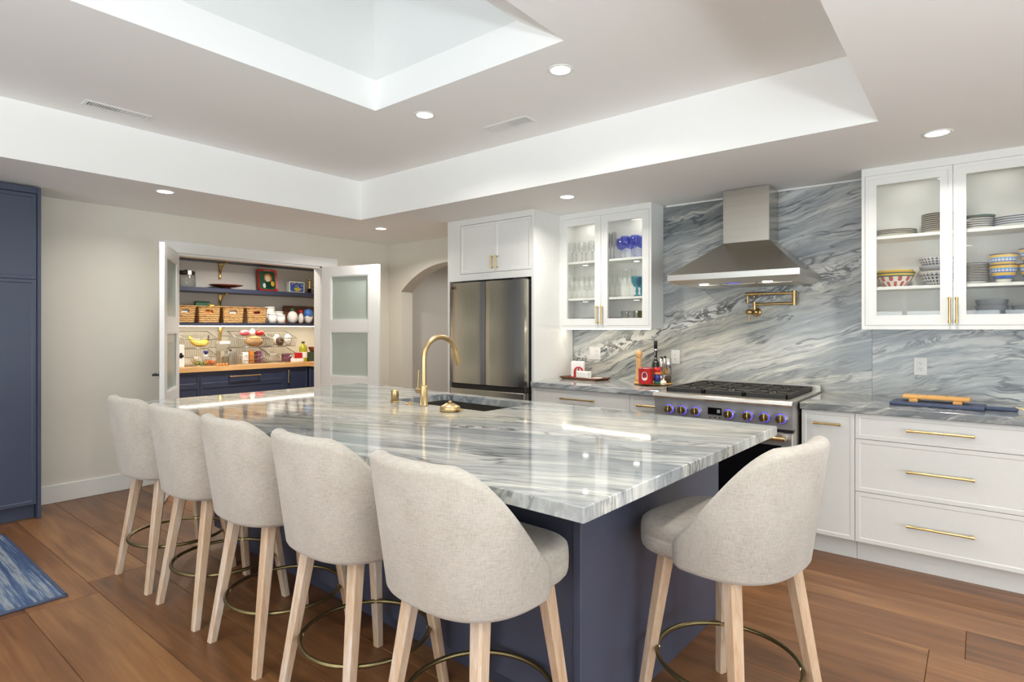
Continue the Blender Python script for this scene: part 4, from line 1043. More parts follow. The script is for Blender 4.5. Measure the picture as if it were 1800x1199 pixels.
# ================================================================== CEILING FITTINGS
lt = thing('recessed_light', 'round white recessed ceiling light', 'ceiling light')
MB().lathe([(0.052, -0.001), (0.054, -0.004), (0.066, -0.004), (0.070, 0.0), (0.052, 0.0)], n=32).build('trim_ring', 'trim_white', lt)
MB().lathe([(0, -0.0012), (0.0525, -0.0012), (0.0525, -0.0002), (0, -0.0002)], n=32).build('diffuser', 'lamp_glow', lt)
ld = bpy.data.lights.new('lamp', 'AREA'); ld.shape = 'DISK'; ld.size = 0.10; ld.energy = 8; ld.color = (1.0, 0.96, 0.90); ld.spread = math.radians(150)
lo_ = bpy.data.objects.new('lamp', ld); C.objects.link(lo_); lo_.parent = lt; lo_.location = (0, 0, -0.006)
spots = [((-4.73, 1.752, ZL), 'recessed ceiling light in the lower soffit above the pantry doors side wall'), ((-4.755, 3.78, ZL), 'recessed soffit light in the corner by the arch'),
         ((-2.486, 3.774, ZL), 'recessed soffit light above the glassware cabinet'), ((-0.168, 3.76, ZL), 'recessed soffit light above the dish cabinet'),
         ((-2.79, 2.57, ZT), 'recessed tray ceiling light beside the skylight inner corner'), ((-1.74, 2.577, ZT), 'recessed tray ceiling light beside the skylight, nearer the hood'),
         ((-4.73, -0.3, ZL), 'added unseen recessed soffit light above the rug'), ((-0.10, 1.7, ZL), 'added unseen recessed soffit light above the end stool'), ((-0.10, -0.4, ZL), 'added unseen recessed soffit light above the open floor'),  # out of view, added for more illumination
         ((-2.79, -0.35, ZT), 'added unseen recessed tray light at the far side of the skylight'), ((-1.74, -0.35, ZT), 'added unseen recessed tray light by the near end of the skylight'),  # both out of view and added to light the room
         ((-4.7, 5.5, ZL), 'recessed light in the hall behind the arch'), ((1.6, 2.2, ZL), 'added unseen recessed light by the side window'), ((1.6, -1.6, ZL), 'added unseen recessed light by the back window'), ((-2.4, -2.4, ZL), 'added unseen recessed soffit light before the back window'),  # those near the windows are unseen and added for illumination
         ((-6.35, 3.5, 2.5), 'recessed light inside the pantry')]
for i, (p, lb) in enumerate(spots):
    q = lt if i == 0 else dup(lt)
    q.location = p; q['label'] = lb; q['group'] = 'recessed ceiling lights'
    en = 36 if 'pantry' in lb and 'inside' in lb else (7 if 'hall' in lb else (17 if 'corner by the arch' in lb else 0))
    if en:
        for ch in q.children:
            if ch.type == 'LIGHT': ch.data = ch.data.copy(); ch.data.energy = en
def vent(label, x, y, lx, ly, rz, dark):
    t = thing('air_vent', label, 'vent', (x, y, ZT), rz)
    m = MB(); f = 0.022
    m.box(-lx / 2, lx / 2, -ly / 2, -ly / 2 + f, -0.006, -0.0005, 0.002).box(-lx / 2, lx / 2, ly / 2 - f, ly / 2, -0.006, -0.0005, 0.002)
    m.box(-lx / 2, -lx / 2 + f, -ly / 2 + f, ly / 2 - f, -0.006, -0.0005, 0.002).box(lx / 2 - f, lx / 2, -ly / 2 + f, ly / 2 - f, -0.006, -0.0005, 0.002)
    m.box(-0.004, 0.004, -ly / 2 + f, ly / 2 - f, -0.006, -0.0005)
    m.build('frame', 'trim_white', t)
    MB().box(-lx / 2 + f, lx / 2 - f, -ly / 2 + f, ly / 2 - f, -0.0016, -0.0006).build('duct_opening', 'black', t)
    m = MB(); n = 12
    for h, tilt in ((-1, 0.006), (1, -0.002)):
        for i in range(n):
            xc = h * (0.008 + (lx / 2 - f - 0.012) * (i + 0.5) / n); hw_ = (lx / 2 - f) / n * (0.20 if h == dark else 0.36)
            m.box(xc - hw_, xc + hw_, -ly / 2 + f, ly / 2 - f, -0.0055, -0.002)
    m.build('louvers', 'trim_white', t)['kind'] = 'stuff'
vent('white slatted ceiling vent near the soffit over the pantry side', -4.24, 1.295, 0.36, 0.115, math.pi / 2, -1)
vent('white slatted ceiling vent in the tray near the refrigerator', -2.465, 3.045, 0.36, 0.135, 0, 1)

# ================================================================== GLASSWARE (wall cabinet next to the refrigerator)
ZS = (1.3825, 1.6335, 1.9595)
def lathe_thing(name, label, cat, group, parts, n=18):
    t = thing(name, label, cat, (0, 0, -9), 0, group)
    for pn, prof, mt in parts: MB().lathe(prof, n=n).build(pn, mt, t)
    return t
def place(proto, spots_):
    for i, p in enumerate(spots_):
        q = proto if i == 0 else dup(proto)
        q.location = p
def ux_(px, y=4.47): return onY(px, 500, y)[0]
wine = lathe_thing('wine_glass', 'clear stemmed wine glass on the top shelf of the glassware cabinet', 'glass', 'clear wine glasses on the top shelf',
    [('bowl', [(0.004, 0.09), (0.026, 0.102), (0.036, 0.125), (0.036, 0.15), (0.030, 0.185)], 'glass_clear'), ('stem', [(0.003, 0.088), (0.0075, 0.080), (0.003, 0.072), (0.0035, 0.04), (0.003, 0.01), (0.028, 0.003), (0.028, 0.0), (0, 0)], 'glass_smoke')])
place(wine, [(ux_(p, y), y, ZS[2]) for p, y in ((1006, 4.44), (1013, 4.52), (1023, 4.45), (1030, 4.53), (1041, 4.46), (1050, 4.53))])
flute = lathe_thing('champagne_flute', 'smoky grey champagne flute beside the blue goblets', 'glass', 'smoky flutes',
    [('bowl', [(0.004, 0.10), (0.016, 0.115), (0.024, 0.16), (0.022, 0.235)], 'glass_smoke'), ('stem', [(0.004, 0.10), (0.004, 0.03), (0.010, 0.010), (0.028, 0.003), (0.028, 0), (0, 0)], 'glass_smoke')])
place(flute, [(ux_(p, y), y, ZS[2]) for p, y in ((1068, 4.44), (1079, 4.44), (1073, 4.53))])
gob = lathe_thing('blue_goblet', 'cobalt blue goblet with a clear stem on the top shelf', 'glass', 'blue goblets',
    [('bowl', [(0.006, 0.085), (0.03, 0.095), (0.043, 0.125), (0.044, 0.15), (0.036, 0.185)], 'glass_blue'), ('stem', [(0.008, 0.085), (0.008, 0.06), (0.006, 0.03), (0.009, 0.01), (0.03, 0.003), (0.03, 0), (0, 0)], 'glass_grey')])
place(gob, [(ux_(p, y), y, ZS[2]) for p, y in ((1099, 4.43), (1116, 4.43), (1092, 4.52), (1109, 4.515), (1128, 4.515))])
tum = lathe_thing('stemmed_tumbler', 'clear footed glass on the middle shelf behind the first pane', 'glass', 'clear footed glasses on the middle shelf',
    [('bowl', [(0.004, 0.07), (0.024, 0.08), (0.033, 0.11), (0.031, 0.20)], 'glass_clear'), ('stem', [(0.004, 0.07), (0.005, 0.02), (0.03, 0.004), (0.03, 0), (0, 0)], 'glass_clear')])
place(tum, [(ux_(p, y), y, ZS[1]) for p, y in ((1006, 4.44), (1013, 4.52), (1023, 4.44), (1032, 4.53), (1041, 4.45), (1050, 4.52))])
tall = lathe_thing('clear_flute', 'tall clear flute on the middle shelf beside the teal goblet', 'glass', 'clear flutes on the middle shelf',
    [('bowl', [(0.004, 0.085), (0.017, 0.10), (0.024, 0.14), (0.0225, 0.24)], 'glass_clear'), ('stem', [(0.004, 0.085), (0.005, 0.02), (0.03, 0.004), (0.03, 0), (0, 0)], 'glass_clear')])
place(tall, [(ux_(p, y), y, ZS[1]) for p, y in ((1072, 4.44), (1081, 4.52), (1090, 4.44), (1099, 4.52), (1107, 4.44), (1114, 4.53))])
teal = lathe_thing('teal_goblet', 'teal glass goblet on the middle shelf', 'glass', 'teal goblets',
    [('bowl', [(0.008, 0.07), (0.028, 0.085), (0.045, 0.12), (0.046, 0.165)], 'glass_teal'), ('stem', [(0.008, 0.07), (0.013, 0.05), (0.013, 0.035), (0.007, 0.02), (0.03, 0.004), (0.03, 0), (0, 0)], 'glass_teal')])
place(teal, [(ux_(p, y), y, ZS[1]) for p, y in ((1119.5, 4.43), (1128, 4.52))])
for nm, lb, grp, mt, h, r, ps in (('clear_tumbler', 'short clear tumbler on the cabinet floor', 'short clear tumblers', 'glass_grey', 0.075, 0.036, ((1004, 4.44), (1015, 4.52))),
        ('teal_tumbler', 'short teal tumbler on the cabinet floor', 'short teal tumblers', 'glass_teal', 0.075, 0.036, ((1029, 4.44), (1042, 4.44), (1036, 4.53))),
        ('purple_tumbler', 'short purple tumbler on the cabinet floor', 'short purple tumblers', 'glass_purple', 0.075, 0.034, ((1073, 4.44), (1085, 4.44), (1079, 4.52))),
        ('grey_tumbler', 'tall grey tumbler on the cabinet floor', 'tall grey tumblers', 'glass_grey', 0.13, 0.033, ((1098, 4.43), (1110, 4.43), (1120, 4.5))),
        ('green_tumbler', 'olive green tumbler on the cabinet floor', None, 'glass_green', 0.13, 0.033, ((1127.5, 4.44),))):
    q = lathe_thing(nm, lb, 'glass', grp, [('bowl', [(0, 0.004), (r * 0.9, 0.004), (r, h), (r * 0.94, h), (r * 0.85, 0.012), (0, 0.012)], mt)])
    place(q, [(ux_(p, y), y, ZS[0]) for p, y in ps])

# ================================================================== DISHES (wall cabinet over the navy board)
ZD = (1.3775, 1.6295, 1.9515)
def plate(name, label, group, r, mt, rim, ell=1.0, dz=0.011, cat='plate'):
    t = thing(name, label, cat, (0, 0, -9), 0, group)
    q = MB().lathe([(0, 0.0), (r * 0.62, 0.0), (r * 0.70, 0.003), (r * 0.985, dz + 0.002), (r * 0.985, dz + 0.006), (r * 0.68, 0.008), (0, 0.007)], n=36)
    q.v = [(v[0] * ell, v[1], v[2]) for v in q.v]; q.build('dish', mt, t)
    q = MB().lathe([(r * 0.97, dz + 0.0065), (r * 0.985, dz + 0.001), (r, dz + 0.004), (r * 0.985, dz + 0.0068)], n=36)
    q.v = [(v[0] * ell, v[1], v[2]) for v in q.v]; q.build('rim', rim, t)
    return t
def stack(proto, x, y, z, n, dz):
    place(proto, [(x + random.uniform(-.002, .002), y + random.uniform(-.002, .002), z + i * dz) for i in range(n)])
yd = 4.455; dx_ = lambda px: onY(px, 480, yd)[0]
stack(plate('serving_platter', 'cream oval platter with dark rim beside the tall plate stack', 'oval platters, dark rim', 0.106, 'porcelain_cream', 'rim_dark', 1.22), dx_(1570), yd, ZD[2], 3, 0.0105)
stack(plate('dinner_plate', 'cream plate with dark rim in the tall stack of nine', 'tall stack of cream plates', 0.090, 'porcelain_cream', 'rim_dark'), dx_(1650), yd, ZD[2], 9, 0.0125)
pg = plate('green_plate', 'sage green rimmed plate topping the short plate stack', None, 0.091, 'rim_green', 'rim_green')
stack(plate('salad_plate', 'white plate with plum rim under the sage green plate', 'plates under the sage one', 0.090, 'porcelain', 'rim_dark'), dx_(1716), yd, ZD[2], 5, 0.0125)
pg.location = (dx_(1716), yd, ZD[2] + 0.064)
stack(plate('oval_platter', 'white oval platter with navy rim on the top shelf', 'oval platters, navy rim', 0.104, 'porcelain', 'rim_blue', 1.22), dx_(1792), yd, ZD[2], 4, 0.013)
stack(plate('dessert_plate', 'small white plate with grey rim in the stack of twelve', 'stack of small plates', 0.084, 'porcelain', 'rim_dark'), dx_(1708), yd, ZD[1], 12, 0.0095)
def bowl(name, label, group, r, h, mt, inner, foot=0.5):
    t = thing(name, label, 'bowl', (0, 0, -9), 0, group)
    MB().lathe([(0, 0.0), (r * foot, 0.0), (r * (foot + 0.06), 0.008), (r * 0.82, h * 0.48), (r * 0.965, h * 0.82), (r, h)], n=36).build('outside', mt, t)
    MB().lathe([(r, h), (r * 0.965, h), (r * 0.92, h * 0.8), (r * 0.76, h * 0.45), (r * 0.4, 0.012), (0, 0.010)], n=36).build('inside', inner, t)
    return t
b = bowl('red_bowl', 'bowl with red diamond print and orange rim', None, 0.111, 0.092, 'pottery_red', 'porcelain'); b.location = (dx_(1573), yd, ZD[1])
b = bowl('serving_bowl', 'yellow rimmed bowl nested in the red diamond bowl', None, 0.100, 0.080, 'pottery_red', 'yellow'); b.location = (dx_(1573), yd, ZD[1] + 0.024)
b = bowl('dotted_bowl', 'black and white dotted bowl at the bottom of the grey stack', None, 0.105, 0.085, 'pottery_grey', 'porcelain'); b.location = (dx_(1650), yd, ZD[1])
b = bowl('grey_bowl', 'plain grey bowl in the middle of the patterned stack', None, 0.104, 0.07, 'stoneware_light', 'stoneware_light'); b.location = (dx_(1651), yd, ZD[1] + 0.052)
b = bowl('check_bowl', 'checked plum and white bowl on top of the grey stack', None, 0.105, 0.075, 'pottery_check', 'porcelain'); b.location = (dx_(1650), yd, ZD[1] + 0.095)
yb_ = bowl('striped_bowl', 'yellow and blue striped bowl on the middle shelf', 'yellow and blue bowls', 0.067, 0.105, 'pottery_yellow', 'porcelain', 0.45)
place(yb_, [(dx_(1764), yd - 0.02, ZD[1]), (dx_(1764), yd - 0.02, ZD[1] + 0.062), (dx_(1817), yd - 0.015, ZD[1]), (dx_(1817), yd - 0.015, ZD[1] + 0.085)])
gb = bowl('stoneware_bowl', 'dark grey stoneware bowl on the cabinet floor', 'dark grey stoneware bowls', 0.078, 0.085, 'stoneware', 'stoneware', 0.6)
place(gb, [(dx_(1743), yd, ZD[0] + k * 0.035) for k in range(3)] + [(dx_(1809), yd, ZD[0] + k * 0.035) for k in range(2)])

# ================================================================== COUNTER ITEMS NEXT TO THE RANGE
x, y, _ = onZ(1028, 667, CT); TX, TY = x, y
TR = math.radians(-8)
t = thing('serving_tray', 'rectangular dark wood tray under the napkin holder', 'tray', (x, y, CT), TR)
q = MB(); a_, b_ = 0.21, 0.105
vs = [(sx_ * a_ * k, sy_ * b_ * k, z) for z, k in ((0, 0.88), (0.022, 1.0), (0.022, 0.965), (0.008, 0.87)) for sx_, sy_ in ((-1, -1), (1, -1), (1, 1), (-1, 1))]
q.add(vs, [(k * 4 + i, k * 4 + (i + 1) % 4, k * 4 + 4 + (i + 1) % 4, k * 4 + 4 + i) for k in range(3) for i in range(4)] + [(3, 2, 1, 0), (12, 13, 14, 15)])
q.build('wood_dish', 'walnut', t)
def on_tray(lx, ly): c_, s2 = math.cos(TR), math.sin(TR); return (TX + lx * c_ - ly * s2, TY + lx * s2 + ly * c_, CT + 0.009)
x, y, z = on_tray(-0.085, 0.03)
t = thing('napkin_holder', 'red cast napkin holder with cut-out arch on the wood tray', 'napkin holder', (x, y, z), math.radians(6))
def arch_plate(y_):
    q = MB(); n_ = 14; out = []; 
    for i in range(n_ + 1):
        a = math.pi * i / n_; out.append((0.046 * math.cos(a), 0.055 + 0.045 * math.sin(a)))
    out = [(0.046, 0.0)] + out + [(-0.046, 0.0)]
    inn_ = [(px_ * 0.66, 0.012 + (pz - 0.0) * 0.80) for px_, pz in out]
    k = len(out)
    vs = [(p_[0], y_ - 0.003, p_[1]) for p_ in out] + [(p_[0], y_ - 0.003, p_[1]) for p_ in inn_] + [(p_[0], y_ + 0.003, p_[1]) for p_ in out] + [(p_[0], y_ + 0.003, p_[1]) for p_ in inn_]
    fs = []
    for i in range(k):
        j = (i + 1) % k
        fs += [(i, j, k + j, k + i), (2 * k + i, 3 * k + i, 3 * k + j, 2 * k + j), (i, 2 * k + i, 2 * k + j, j), (k + i, k + j, 3 * k + j, 3 * k + i)]
    q.add(vs, fs)
    q.box(-0.004, 0.004, y_ - 0.003, y_ + 0.003, 0.012, 0.09).box(-0.03, 0.03, y_ - 0.003, y_ + 0.003, 0.040, 0.048)
    q.cyl((0, y_ - 0.003, 0.055), (0, y_ + 0.003, 0.055), 0.012, n=12)
    return q
arch_plate(-0.022).build('front_arch', 'red', t); arch_plate(0.028).build('back_arch', 'red', t)
MB().box(-0.085, 0.05, -0.026, 0.032, 0.0, 0.007, 0.002).build('base', 'red', t)
m = MB((x, y, z))
np_ = thing('napkin_bundle', 'white paper napkins standing in the red holder', 'napkins', (x - 0.005, y, z + 0.0075), math.radians(6))
for k in range(5): MB().box(-0.075, 0.045, -0.014 + k * 0.0075, -0.008 + k * 0.0075, 0, 0.132 + 0.004 * (k % 3), 0.002).build('napkin', 'white_paper', np_)
x, y, z = on_tray(0.022, -0.042)
t = thing('butter_dish', 'white ceramic butter dish with lid on the wood tray', 'butter dish', (x, y, z), math.radians(-10))
MB().box(-0.085, 0.085, -0.042, 0.042, 0, 0.010, 0.004).build('base', 'porcelain', t)
MB().box(-0.066, 0.066, -0.032, 0.032, 0.010, 0.068, 0.010).build('lid', 'porcelain', t)
x, y, z = on_tray(0.125, 0.015)
t = thing('spoon_rest', 'small white dish at the end of the wood tray', 'dish', (x, y, z + 0.0))
MB().lathe([(0, 0), (0.03, 0), (0.05, 0.012), (0.046, 0.013), (0.028, 0.005), (0, 0.004)], n=24).build('bowl', 'porcelain', t)

LS = onZ(1148, 675.5, CT)
t = thing('lazy_susan', 'round wooden turntable beside the range', 'turntable', LS)
MB().lathe([(0, 0.0), (0.09, 0.0), (0.09, 0.006), (0, 0.006)], n=30).build('foot', 'iron', t)
MB().lathe([(0, 0.006), (0.150, 0.006), (0.156, 0.012), (0.150, 0.018), (0, 0.018)], n=40).build('disc', 'bamboo', t)
ZLS = CT + 0.018
def ls(px, py=673): p = onZ(px, py, ZLS); return (p[0], p[1], ZLS)
def lathe_at(name, label, cat, loc, parts, n=22):
    t = thing(name, label, cat, loc)
    for pn, prof, mt in parts: MB().lathe(prof, n=n).build(pn, mt, t)
    return t
lathe_at('pepper_mill', 'tall turned beech pepper mill on the turntable', 'pepper mill', ls(1123, 670), [
    ('body', [(0, 0), (0.029, 0), (0.030, 0.02), (0.025, 0.05), (0.027, 0.08), (0.021, 0.13), (0.023, 0.165), (0.027, 0.18), (0.027, 0.187), (0, 0.187)], 'beech'),
    ('head', [(0, 0.188), (0.020, 0.188), (0.022, 0.196), (0.029, 0.212), (0.030, 0.226), (0.022, 0.245), (0.008, 0.252), (0, 0.252)], 'beech'), ('finial', [(0, 0.252), (0.006, 0.252), (0.007, 0.258), (0, 0.262)], 'chrome')])
loc = ls(1135, 674.5)
t = thing('red_canister', 'red metal canister with a white-framed oval picture', 'canister', loc, math.radians(38.8 - 10))
MB().lathe([(0, 0), (0.054, 0), (0.056, 0.004), (0.056, 0.118), (0.058, 0.121), (0.055, 0.124), (0.050, 0.120), (0.050, 0.10), (0, 0.10)], n=32).build('body', 'red', t)
MB().lathe([(0.0555, 0.119), (0.058, 0.121), (0.0555, 0.1245), (0.052, 0.121)], n=32).build('rim', 'chrome', t)
def on_can(rx_, rz_, zc_, r_, xo, cut=None):
    q = MB(); n_ = 24; pts_ = []
    for i in range(n_):
        a = 2 * math.pi * i / n_; xx = xo + rx_ * math.cos(a); zz = zc_ + rz_ * math.copysign(abs(math.sin(a)) ** 0.75, math.sin(a))
        if cut is not None: zz = min(zz, cut)
        an = xx / r_; pts_.append((r_ * math.sin(an), -r_ * math.cos(an), zz))
    q.add(pts_, [tuple(range(n_))]); return q
on_can(0.022, 0.034, 0.062, 0.0566, -0.012).build('label_frame', 'white_paper', t, False)
on_can(0.018, 0.029, 0.063, 0.0571, -0.012).build('label_picture', 'red_dark', t, False)
on_can(0.018, 0.029, 0.063, 0.0575, -0.012, 0.050).build('label_snow', 'white_paper', t, False)
lathe_at('glass_grinder', 'blue and green glass grinder with a red top', 'grinder', ls(1155.5, 675), [
    ('foot', [(0, 0), (0.027, 0), (0.028, 0.012), (0.024, 0.022), (0, 0.022)], 'green'), ('body', [(0, 0.022), (0.025, 0.022), (0.027, 0.045), (0.022, 0.075), (0, 0.075)], 'blue_deep'),
    ('collar', [(0, 0.075), (0.024, 0.075), (0.026, 0.083), (0.022, 0.092), (0, 0.092)], 'orange'), ('top', [(0, 0.092), (0.022, 0.092), (0.030, 0.105), (0.030, 0.118), (0.020, 0.130), (0, 0.131)], 'red')])
lathe_at('oil_bottle', 'tall dark green oil bottle behind the red canister', 'bottle', ls(1152.5, 669.5), [
    ('body', [(0, 0), (0.031, 0), (0.032, 0.006), (0.032, 0.135), (0.028, 0.155), (0.014, 0.175), (0.0125, 0.25), (0, 0.25)], 'bottle_dark'), ('label', [(0.0323, 0.03), (0.0323, 0.11)], 'green_dark'),
    ('cap', [(0, 0.25), (0.0145, 0.25), (0.0145, 0.325), (0.012, 0.33), (0, 0.33)], 'black'), ('cap_band', [(0.0148, 0.252), (0.0148, 0.262)], 'chrome')])
lathe_at('steel_grinder', 'slim brushed steel salt grinder on the turntable', 'grinder', ls(1163, 671), [
    ('base', [(0, 0), (0.019, 0), (0.019, 0.05), (0, 0.05)], 'grinder_steel'), ('body', [(0, 0.05), (0.0185, 0.05), (0.016, 0.188), (0, 0.190)], 'grinder_steel'), ('tip', [(0, 0.190), (0.012, 0.190), (0.010, 0.203), (0, 0.205)], 'black')])
lathe_at('steel_grinder', 'slim brushed steel pepper grinder touching the wide grinder', 'grinder', ls(1169, 670), [
    ('base', [(0, 0), (0.019, 0), (0.019, 0.05), (0, 0.05)], 'grinder_steel'), ('body', [(0, 0.05), (0.0185, 0.05), (0.016, 0.190), (0, 0.192)], 'grinder_steel'), ('tip', [(0, 0.192), (0.012, 0.192), (0.010, 0.205), (0, 0.207)], 'black')])
lathe_at('wide_grinder', 'wide steel grinder with a clear peppercorn chamber', 'grinder', ls(1174.5, 673), [
    ('chamber', [(0, 0.0), (0.028, 0.0), (0.028, 0.07), (0, 0.07)], 'glass_jar'), ('peppercorns', [(0, 0.004), (0.024, 0.004), (0.024, 0.055), (0, 0.058)], 'peppercorn'),
    ('body', [(0, 0.07), (0.029, 0.07), (0.024, 0.19), (0.020, 0.196), (0, 0.197)], 'grinder_steel')])
loc = ls(1166, 677.5)
t = thing('garlic_bulb', 'white garlic bulb at the edge of the turntable', 'garlic', (loc[0], loc[1], ZLS))
MB().ell((0, 0, 0.020), (0.024, 0.024, 0.020), 20, 9, lambda q, a, ph: [q[0] * (1 + 0.07 * math.cos(6 * a)), q[1] * (1 + 0.07 * math.cos(6 * a)), q[2]]).build('cloves', 'garlic', t)
MB().cyl((0, 0, 0.036), (0.004, 0.0, 0.054), 0.006, 0.003, n=8).build('stem', 'garlic', t)

# ================================================================== BOARDS ON THE OTHER COUNTER
p0 = Vector(onZ(1563, 711.5, CT)); p1 = Vector(onZ(1731, 724, CT)); ang = math.atan2(p1.y - p0.y, p1.x - p0.x); Lb = (p1 - p0).length; Db = 0.20
t = thing('cutting_board', 'navy blue cutting board with a long handle and rope loop', 'cutting board', tuple(p0), ang)
MB().box(0, Lb, 0, Db, 0.0, 0.022, 0.007).build('board', 'navy_board', t)
MB().box(Lb - 0.004, Lb + 0.135, Db / 2 - 0.02, Db / 2 + 0.02, 0.001, 0.021, 0.007).build('handle', 'navy_board', t)
pts = []
for i in range(15):
    a = i / 14 * math.pi * 2; pts.append((Lb + 0.125 + 0.07 * (1 - math.cos(a)), Db / 2 + 0.035 * math.sin(a) - 0.02 * (1 - math.cos(a)), 0.008 + 0.016 * max(0, math.cos(a))))
MB().tube(pts, 0.0035, 6, True).build('rope_loop', 'rope', t)
p0b = p0 + Vector((math.cos(ang) * 0.055 - math.sin(ang) * 0.055, math.sin(ang) * 0.055 + math.cos(ang) * 0.055, 0.0222))
t = thing('serving_board', 'small bamboo serving board on feet, lying on the navy board', 'serving board', tuple(p0b), ang + math.radians(1.0))
Ls = 0.315
MB().box(0, Ls, 0, 0.105, 0.016, 0.036, 0.006).build('board', 'bamboo', t)
for xx in (0.035, Ls - 0.075): MB().box(xx, xx + 0.042, -0.014, 0.110, 0.0, 0.0158, 0.002).build('foot', 'bamboo', t)
for i, ch in enumerate(('I', 'F', 'I', 'C', 'I')): text(ch, 0.026, (0.075 + i * 0.044, 0.05, 0.0362), (0, 0, math.radians(180 if ch != 'I' else 0)), 'brown', t, 'engraving', 0.0002)

# ================================================================== PANTRY
XS, XCF = -7.30, -7.05              # shelf fronts, counter front
def pY(px, x=-7.42): return onX(px, 560, x)[1]
ZP1 = onX(311, 502.6, XS)[2]; ZP1b = onX(311, 510.2, XS)[2]; ZP2 = onX(311, 567, XS)[2]; ZP2b = onX(311, 572, XS)[2]; ZP3b = onX(311, 450.5, XS)[2]
ZPC = 0.916
for z0, z1, lb in ((ZP1b, ZP1, 'navy pantry shelf holding the red tray and cake stand'), (ZP2b, ZP2, 'navy pantry shelf holding the woven baskets'), (ZP3b, ZP3b + 0.045, 'highest navy pantry shelf, empty')):
    o = (PXB + 0.18, 3.4, z0)
    t = thing('pantry_shelf', lb, 'shelf', o)
    MB(o).box(PXB + 0.002, XS, PY0 + 0.002, PY1 - 0.002, z0, z1, 0.002).build('board', 'navy', t)
    for pxb in (388, 557):
        yb_c = pY(pxb, PXB + 0.03); q = MB(o)
        h_ = 0.20; x0 = PXB + 0.003
        q.box(x0, x0 + 0.012, yb_c - 0.016, yb_c + 0.016, z0 - h_, z0 - 0.001, 0.002).box(x0, x0 + 0.20, yb_c - 0.014, yb_c + 0.014, z0 - 0.013, z0 - 0.001, 0.002)
        q.tube([(x0 + 0.012 + 0.17 * (1 - math.cos(a)), yb_c, z0 - 0.012 - 0.165 * (1 - math.sin(a))) for a in [math.pi / 2 * k / 10 for k in range(11)]], 0.009, 8)
        q.cyl((x0 + 0.006, yb_c, z0 - h_ - 0.006), (x0 + 0.006, yb_c, z0 - h_ + 0.008), 0.012, n=10)
        q.build('bracket', 'brass_bright', t)
# light strip under the basket shelf
t = thing('led_strip', 'bright warm light strip under the basket shelf in the pantry', 'light strip', (XS - 0.025, 3.4, ZP2b - 0.001))
MB().box(-0.01, 0.01, -1.6, 1.6, -0.010, -0.001).build('diffuser', 'led', t)
l = bpy.data.lights.new('lamp', 'AREA'); l.shape = 'RECTANGLE'; l.size = 0.02; l.size_y = 3.1; l.energy = 7; l.color = (1, 0.91, 0.66)
lo_ = bpy.data.objects.new('lamp', l); C.objects.link(lo_); lo_.parent = t; lo_.location = (0, 0, -0.014); lo_.rotation_euler = (0, math.radians(14), 0)
# counter and drawers
YRET = onX(541.5, 640, XCF)[1]
o = (-7.3, 3.4, 0.86)
t = thing('pantry_worktop', 'butcher block worktop turning the pantry corner', 'worktop', o)
MB(o).prism([(PXB + 0.002, PY0 + 0.002), (XCF, PY0 + 0.002), (XCF, YRET), (XW - WT - 0.3, YRET), (XW - WT - 0.3, PY1 - 0.002), (PXB + 0.002, PY1 - 0.002)], 0.860, ZPC - 0.002).build('slab', 'butcher', t)
def prow(label, pa, pb, zsplit, handle):
    """navy base unit facing +x; local x = world y, front at local y = 0"""
    ya = onX(pa, 660, XCF - 0.02)[1] if pa else PY0 + 0.004; yb2 = onX(pb, 660, XCF - 0.02)[1]
    xf = XCF - 0.022
    t = thing('pantry_cabinet', label, 'cabinet', (xf, 0, 0), math.pi / 2)
    MB().box(ya + 0.001, yb2 - 0.001, 0.021, -(PXB - xf) - 0.004, 0.10, 0.858).box(ya + 0.001, yb2 - 0.001, 0.07, 0.5, 0, 0.10).build('body', 'navy', t)
    zz = [0.105] + zsplit + [0.856]
    for i in range(len(zz) - 1):
        d = MB().shaker(ya, yb2, zz[i], zz[i + 1], 0.0, 0.02, 0.028, 0.006).build('drawer' if len(zz) > 2 else 'door', 'navy', t)
        zm = (zz[i] + zz[i + 1]) / 2
        if handle == 'h':
            ym = (ya + yb2) / 2; pull(d, (0, 0, 0), (ym - 0.19, 0, zm + 0.01), (ym + 0.19, 0, zm + 0.01), (0, -1, 0), 'brass_brushed', 0.008)
        elif handle == 'v': pull(d, (0, 0, 0), (ya + 0.045, 0, 0.66), (ya + 0.045, 0, 0.82), (0, -1, 0), 'brass_brushed', 0.008)
ZSP = onX(400, 675.5, XCF - 0.02)[2]
prow('navy pantry drawers beside the half-hidden door jamb', 0, 351.5, [0.38, ZSP], None)
prow('wide navy pantry drawers with long brass pulls', 351.5, 500, [0.38, ZSP], 'h')
prow('navy pantry corner cabinet with one upright brass pull', 500, 541.3, [], 'v')
o = (-6.4, YRET + 0.02, 0)
t = thing('pantry_cabinet', 'navy return cabinet along the side wall of the pantry', 'cabinet', o)
xa, xb = XCF - 0.02, XW - WT - 0.31
MB(o).box(xa, xb, YRET + 0.041, PY1 - 0.004, 0.10, 0.858).box(xa, xb, YRET + 0.09, PY1 - 0.004, 0, 0.10).build('body', 'navy', t)
for i in range(2):
    MB(o).shaker(xa + (xb - xa) * i / 2, xa + (xb - xa) * (i + 1) / 2, 0.105, 0.856, YRET + 0.02, 0.02, 0.028, 0.006).build('door', 'navy', t)

